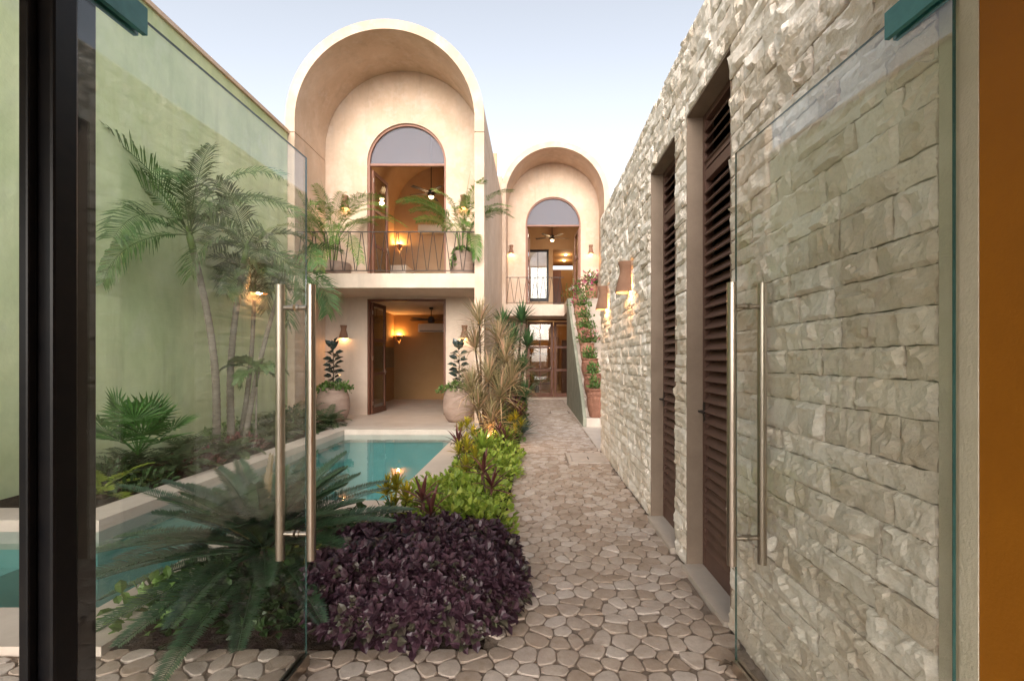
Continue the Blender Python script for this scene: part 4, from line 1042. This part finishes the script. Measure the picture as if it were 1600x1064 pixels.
# greens at feet
for (x, y, rx, ry, h, n, l, mt, lb) in (
    (-1.22, 2.42, .26, .22, .24, 230, .085, 'dgreen', 'dark green leafy clump between sago palm and purple shrub'),
    (-1.55, 2.6, .5, .46, .24, 800, .07, 'dgreen', 'dark low foliage under the sago palm'),
    (-1.95, 2.35, .2, .2, .2, 110, .08, 'mgreen', 'green vine clump at the pool corner left of the sago palm'),
    (-1.15, 3.15, .3, .35, .3, 260, .07, 'dgreen', 'dark shrub behind the purple shrub near the pool corner'),
    (-.55, 3.55, .42, .35, .27, 731, .066, 'lime', 'lime green ground cover just behind the purple shrub'),
    (-.62, 4.3, .42, .5, .24, 1054, .066, 'lime', 'lime green ground cover in the middle of the path bed'),
    (-.55, 5.25, .42, .55, .24, 1105, .066, 'lime', 'lime green ground cover spilling onto the path edge'),
    (-.55, 6.2, .42, .5, .25, 952, .066, 'lime', 'lime green ground cover at the foot of the tan dracaena'),
    (-.95, 4.0, .2, .35, .3, 340, .066, 'lime', 'lime green leaves leaning over the pool coping'),
    (-.6, 7.6, .4, .6, .3, 420, .08, 'mgreen', 'mid green shrub behind the tan dracaena'),
    (-.5, 8.9, .38, .6, .35, 420, .08, 'dgreen', 'dark green shrub under the yuccas'),
    (-.55, 10.4, .35, .9, .5, 950, .09, 'mgreen', 'green shrub past the yuccas along the path'),
    (-.6, 12.6, .35, 1.1, .7, 1300, .1, 'dgreen', 'dark tall shrub at the far end of the bed')):
    q = MB(); leafmass(q, (x, y), rx, ry, h, n, l, l*.62); o = q.build('ground_cover' if 'ground cover' in lb else 'leafy_plant', mt); tag(o, lb, 'plant', None, 'stuff' if 'ground cover' in lb else None)

# ---------------------------------------------------------------- strap leaved plants of the bed
random.seed(51)
def cane_plant(name, base, heads, mat, label, n, L, wd, cat, droop=1.0, el=(-.35, 1.45), stem=.018):
    root = empty(name, base, label, cat)
    for h in heads:
        b = Vector(base); h = Vector(h); k = MB(); mid = b.lerp(h, .5)+Vector((random.uniform(-.04, .04), random.uniform(-.04, .04), 0))
        if (h-b).length > .15: k.tube([b, mid, h], [stem*1.2, stem, stem*.8], 6); k.build('cane', 'bark_dark', root)
        q = MB(); rosette(q, h, n, L, wd, el[0], el[1], droop); q.build('leaf_head', mat, root)
    return root
cane_plant('tan_dracaena', (-.74, 6.95, 0), [(-.84, 6.95, 1.86), (-.56, 7.15, 1.60), (-.45, 7.0, 1.30), (-.92, 7.1, 1.50), (-.68, 6.8, 1.02), (-.50, 6.7, .78), (-.82, 6.7, .60), (-.62, 6.6, .42), (-.95, 6.85, .85), (-.36, 7.0, .95)], 'tan', 'tall dracaena with thin tan and pinkish leaves beside the pool end', 110, .54, .018, 'plant', .9)
cane_plant('yucca', (-.42, 9.4, 0), [(-.26, 9.4, 2.12), (-.66, 9.6, 2.02), (-.45, 9.2, 1.62), (-.15, 9.6, 1.60), (-.62, 9.2, 1.25), (-.25, 9.2, 1.10), (-.5, 9.0, .75), (-.2, 9.1, .55), (-.75, 9.5, .8)], 'yucca', 'tall dark green spiky yucca clump between dracaena and garden doors', 60, .52, .034, 'plant', .35, (-.3, 1.5), .03)
cane_plant('yucca', (-.60, 11.4, 0), [(-.5, 11.4, 1.9), (-.75, 11.3, 1.4), (-.4, 11.2, 1.0)], 'yucca', 'farther dark yucca mostly hidden behind the first', 46, .5, .034, 'plant', .35, (-.3, 1.5), .03)
tis = [(-.45, 4.0, .34, 'ti', 'dark red ti plant rising from the lime ground cover near the purple shrub', 14, .26, .03), (-.92, 5.5, .30, 'ti', 'wine red long leaved plant at the pool coping', 16, .30, .03), (-.85, 3.45, .26, 'ti', 'dark red ti plant with drooping leaves behind the purple shrub', 12, .26, .03), (-.50, 6.35, .3, 'ti', 'reddish ti plant below the tan dracaena', 16, .28, .03), (-.35, 8.2, .45, 'ti', 'pinkish red ti plant next to the yucca', 26, .35, .035)]
for x, y, z, mt, lb, n, L, wd in tis:
    cane_plant('ti_plant', (x, y, 0), [(x, y, z), (x+.08, y-.05, z*.65)], mt, lb, n, L, wd, 'plant', 1.1, (-.1, 1.4), .008)
cr = [(-.92, 6.2, .42, 'yellow croton spiking up beside the pool corner'), (-.72, 4.85, .38, 'yellow green croton in the middle of the path bed'), (-.17-.12, 9.9, .5, 'bright yellow croton at the far path edge'), (-.35, 8.9, .42, 'yellow croton in front of the yucca'), (-1.22+.12, 3.62, .3, 'small yellow green spiky plant by the pool corner coping'), (-.30, 7.3, .38, 'yellow green croton right of the tan dracaena')]
for x, y, z, lb in cr:
    cane_plant('croton', (x, y, 0), [(x, y, z), (x+.09, y-.03, z*.75), (x-.09, y+.05, z*.85), (x, y-.09, z*.5)], 'croton', lb, 26, .17, .026, 'plant', .4, (.0, 1.45), .007)
cane_plant('agave', (-.20, 7.9, 0), [(-.20, 7.9, .06)], 'agave', 'blue green rosette plant low at the path edge', 30, .34, .05, 'plant', .3, (.2, 1.4))
cane_plant('bromeliad', (-.68, 5.9, 0), [(-.68, 5.9, .12), (-.42, 6.45, .12)], 'lime', 'broad strap leaved green plant lit by the spotlight', 30, .36, .05, 'plant', .9, (.2, 1.4))

# ---------------------------------------------------------------- areca palms on the balcony
random.seed(61)
def areca(c, z, n, L, label, azs=None, stems=7):
    root = empty('areca_palm', (c[0], c[1], z), label, 'palm', None)
    for k in range(stems):
        a = k*2.4; q = MB(); q.tube([(c[0]+math.cos(a)*.08, c[1]+math.sin(a)*.08, z), (c[0]+math.cos(a)*.14, c[1]+math.sin(a)*.14, z+.55)], .012, 5); q.build('stem', 'areca', root)
    for i in range(n):
        a = azs[i][0] if azs and i < len(azs) else i*2.399+random.uniform(-.3, .3); e = azs[i][1] if azs and i < len(azs) else .8+.65*random.random(); l = L*(azs[i][2] if azs and i < len(azs) else random.uniform(.75, 1))
        q = MB(); frond(q, (c[0]+math.cos(a)*.1, c[1]+math.sin(a)*.1, z+random.uniform(.3, .7)), a, l, e, random.uniform(1.2, 1.8), 40, .27, .017, .30, .75, .2, .006, .25, twist=random.uniform(-.6, .6), jit=.15)
        q.build('frond', 'areca', root)
    q = MB(); q.tube([(c[0], c[1], z+.5), (c[0]-.05 if c[0] < -3 else c[0]+.05, c[1], z+1.2), (c[0]-.25 if c[0] < -3 else c[0]+.16, c[1], z+1.85)], [.008, .006, .002], 5); q.build('spear_leaf', 'mgreen', root)
areca((-4.42, 9.95), 3.42, 26, 1.75, 'large areca palm on the left of the balcony, fronds hanging over the railing', [(R(-65), .35, 1.15), (R(-50), .1, 1.1), (R(-90), .6, 1.0), (R(-30), .7, 1.1), (R(10), 1.0, 1.0), (R(-115), .6, 1.0), (R(-75), -.1, 1.0), (R(180), 1.1, .9), (R(-40), 1.15, 1.0)])
areca((-1.56, 9.95), 3.62, 19, 1.5, 'areca palm at the right of the balcony above ivy', [(R(180), .95, 1.05), (R(-150), 1.1, 1.0), (R(0), 1.1, .75), (R(-30), 1.1, .9), (R(-80), .5, .8), (R(-60), -.2, .7)], 6)
q = MB(); leafmass(q, (-1.56, 9.93), .24, .22, .16, 150, .08, .06, 3.62); leafmass(q, (-1.72, 9.72), .06, .06, .3, 50, .08, .06, 3.3); o = q.build('ivy', 'mgreen'); tag(o, 'green ivy trailing from the right balcony planter', 'ivy')
# ---------------------------------------------------------------- rubber plants
def rubber(c, z, label, seed):
    random.seed(seed)
    root = empty('rubber_plant', (c[0], c[1], z), label, 'plant', None)
    s = MB(); s.tube([(c[0], c[1], z), (c[0]+.01, c[1], z+.5), (c[0], c[1], z+.88)], [.014, .011, .006], 6); s.build('stem', 'bark_dark', root)
    for i in range(27):
        t = i/26; a = i*2.399; zz = z+.16+.74*t; el = .12+.4*random.random() if t < .85 else .9+.4*random.random()
        l = .20*random.uniform(.85, 1.2) if t < .85 else .23
        d = rdir(a, el); q = MB(); p = Vector((c[0], c[1], zz)); q.tube([p, p+d*.04], .004, 4, .5); leafshape(q, p+d*.035, d, Vector((random.gauss(0, .45), -.75, 1)), l, .15, fold=.2, r=random.random()); q.build('leaf', 'rubber', root)
rubber((-4.31, 9.75), .70, 'dark rubber plant growing from the left terrace urn', 71)
rubber((-1.62, 9.75), .70, 'dark rubber plant growing from the right terrace urn', 73)
for x, lb in ((-4.31, 'green trailing ivy around the rim of the left terrace urn'), (-1.62, 'green trailing ivy around the rim of the right terrace urn')):
    q = MB(); leafmass(q, (x, 9.75), .36, .33, .17, 260, .085, .06, .68); leafmass(q, (x+.3, 9.65), .16, .12, .18, 60, .085, .055, .66); leafmass(q, (x-.34, 9.65), .14, .12, .1, 40, .08, .05, .62); o = q.build('ivy', 'mgreen'); tag(o, lb, 'ivy')
# ---------------------------------------------------------------- stair plants
random.seed(81)
def bush(x, y, z, rx, ry, h, n, l, label, flowers=None, stems=True, name='potted_bush'):
    root = empty(name, (x, y, z), label, 'plant', None)
    q = MB(); leafmass(q, (x, y), rx, ry, h, n, l, l*.55, z-.02, shell=.8, lump=.5); q.build('foliage', 'mgreen', root)
    q = MB()
    for k in range(5): a = k*1.3; q.tube([(x, y, z-.06), (x+math.cos(a)*rx*.6, y+math.sin(a)*ry*.6, z+h*.7)], .005, 4)
    q.build('stems', 'bark_dark', root)
    if flowers:
        for mt, cnt in flowers:
            q = MB()
            for _ in range(cnt):
                a = random.random()*6.3; u = random.random(); cc = Vector((x+math.cos(a)*rx*1.02*(.5+.5*u), y-abs(math.sin(a))*ry*(.6+.5*u), z+h*random.uniform(.25, 1.0)))
                for _ in range(9): leafshape(q, cc+Vector((random.gauss(0, .02), random.gauss(0, .02), random.gauss(0, .02))), Vector((random.gauss(0, 1), random.gauss(0, 1), random.gauss(0, 1))), Vector((random.gauss(0, 1), 0, 1)), .045, .035)
            q.build('flowers', mt, root, stuff=True)
SPL = [(.17, .28, 150, 'wispy small shrub in the lowest stair pot', None), (.16, .22, 170, 'small round shrub in the second stair pot', None), (.17, .24, 190, 'round green shrub in the third stair pot', None),
       (.30, .36, 330, 'leafy bush with pink flowers halfway up the stairs', [('pink', 16)]), (.26, .28, 260, 'green bush above the pink flowered one on the stairs', None), (.24, .28, 220, 'trailing green bush in the sixth stair pot', None),
       (.30, .34, 260, 'loose green bougainvillea near the top of the stairs', [('magenta', 5)]), (.42, .50, 330, 'bougainvillea with white and magenta bracts at the stair top', [('magenta', 12), ('whitefl', 5)])]
for (x, y, z), (r, h, n, lb, fl) in zip(steps_pots, SPL): bush(x+ (.04 if r > .2 else 0), y, z, r, r, h, n, .075, lb, fl)
bush(1.80, 14.2, 3.68, .36, .3, .42, 240, .09, 'magenta bougainvillea in the pot on the stair landing', [('magenta', 18)])
# palm seen through the garden doors
cycad((.1, 18.6), .3, 10, .8, 'areca', 'palm in the warm room behind the garden doors', .2, 'indoor_palm', 20, .025, (.4, 1.3), .9, 'palm')
# dry leaf
q = MB(); leafshape(q, Vector((.80, 1.98, .018)), Vector((1, .3, .1)), Vector((0, 0, 1)), .075, .03, fold=.6); leafshape(q, Vector((.82, 1.99, .018)), Vector((.8, -.3, .2)), Vector((0, 0, 1)), .05, .02, fold=.8)
o = q.build('dry_leaf', 'bark_dark'); tag(o, 'curled dry leaf on the cobbles before the stone wall', 'leaf')
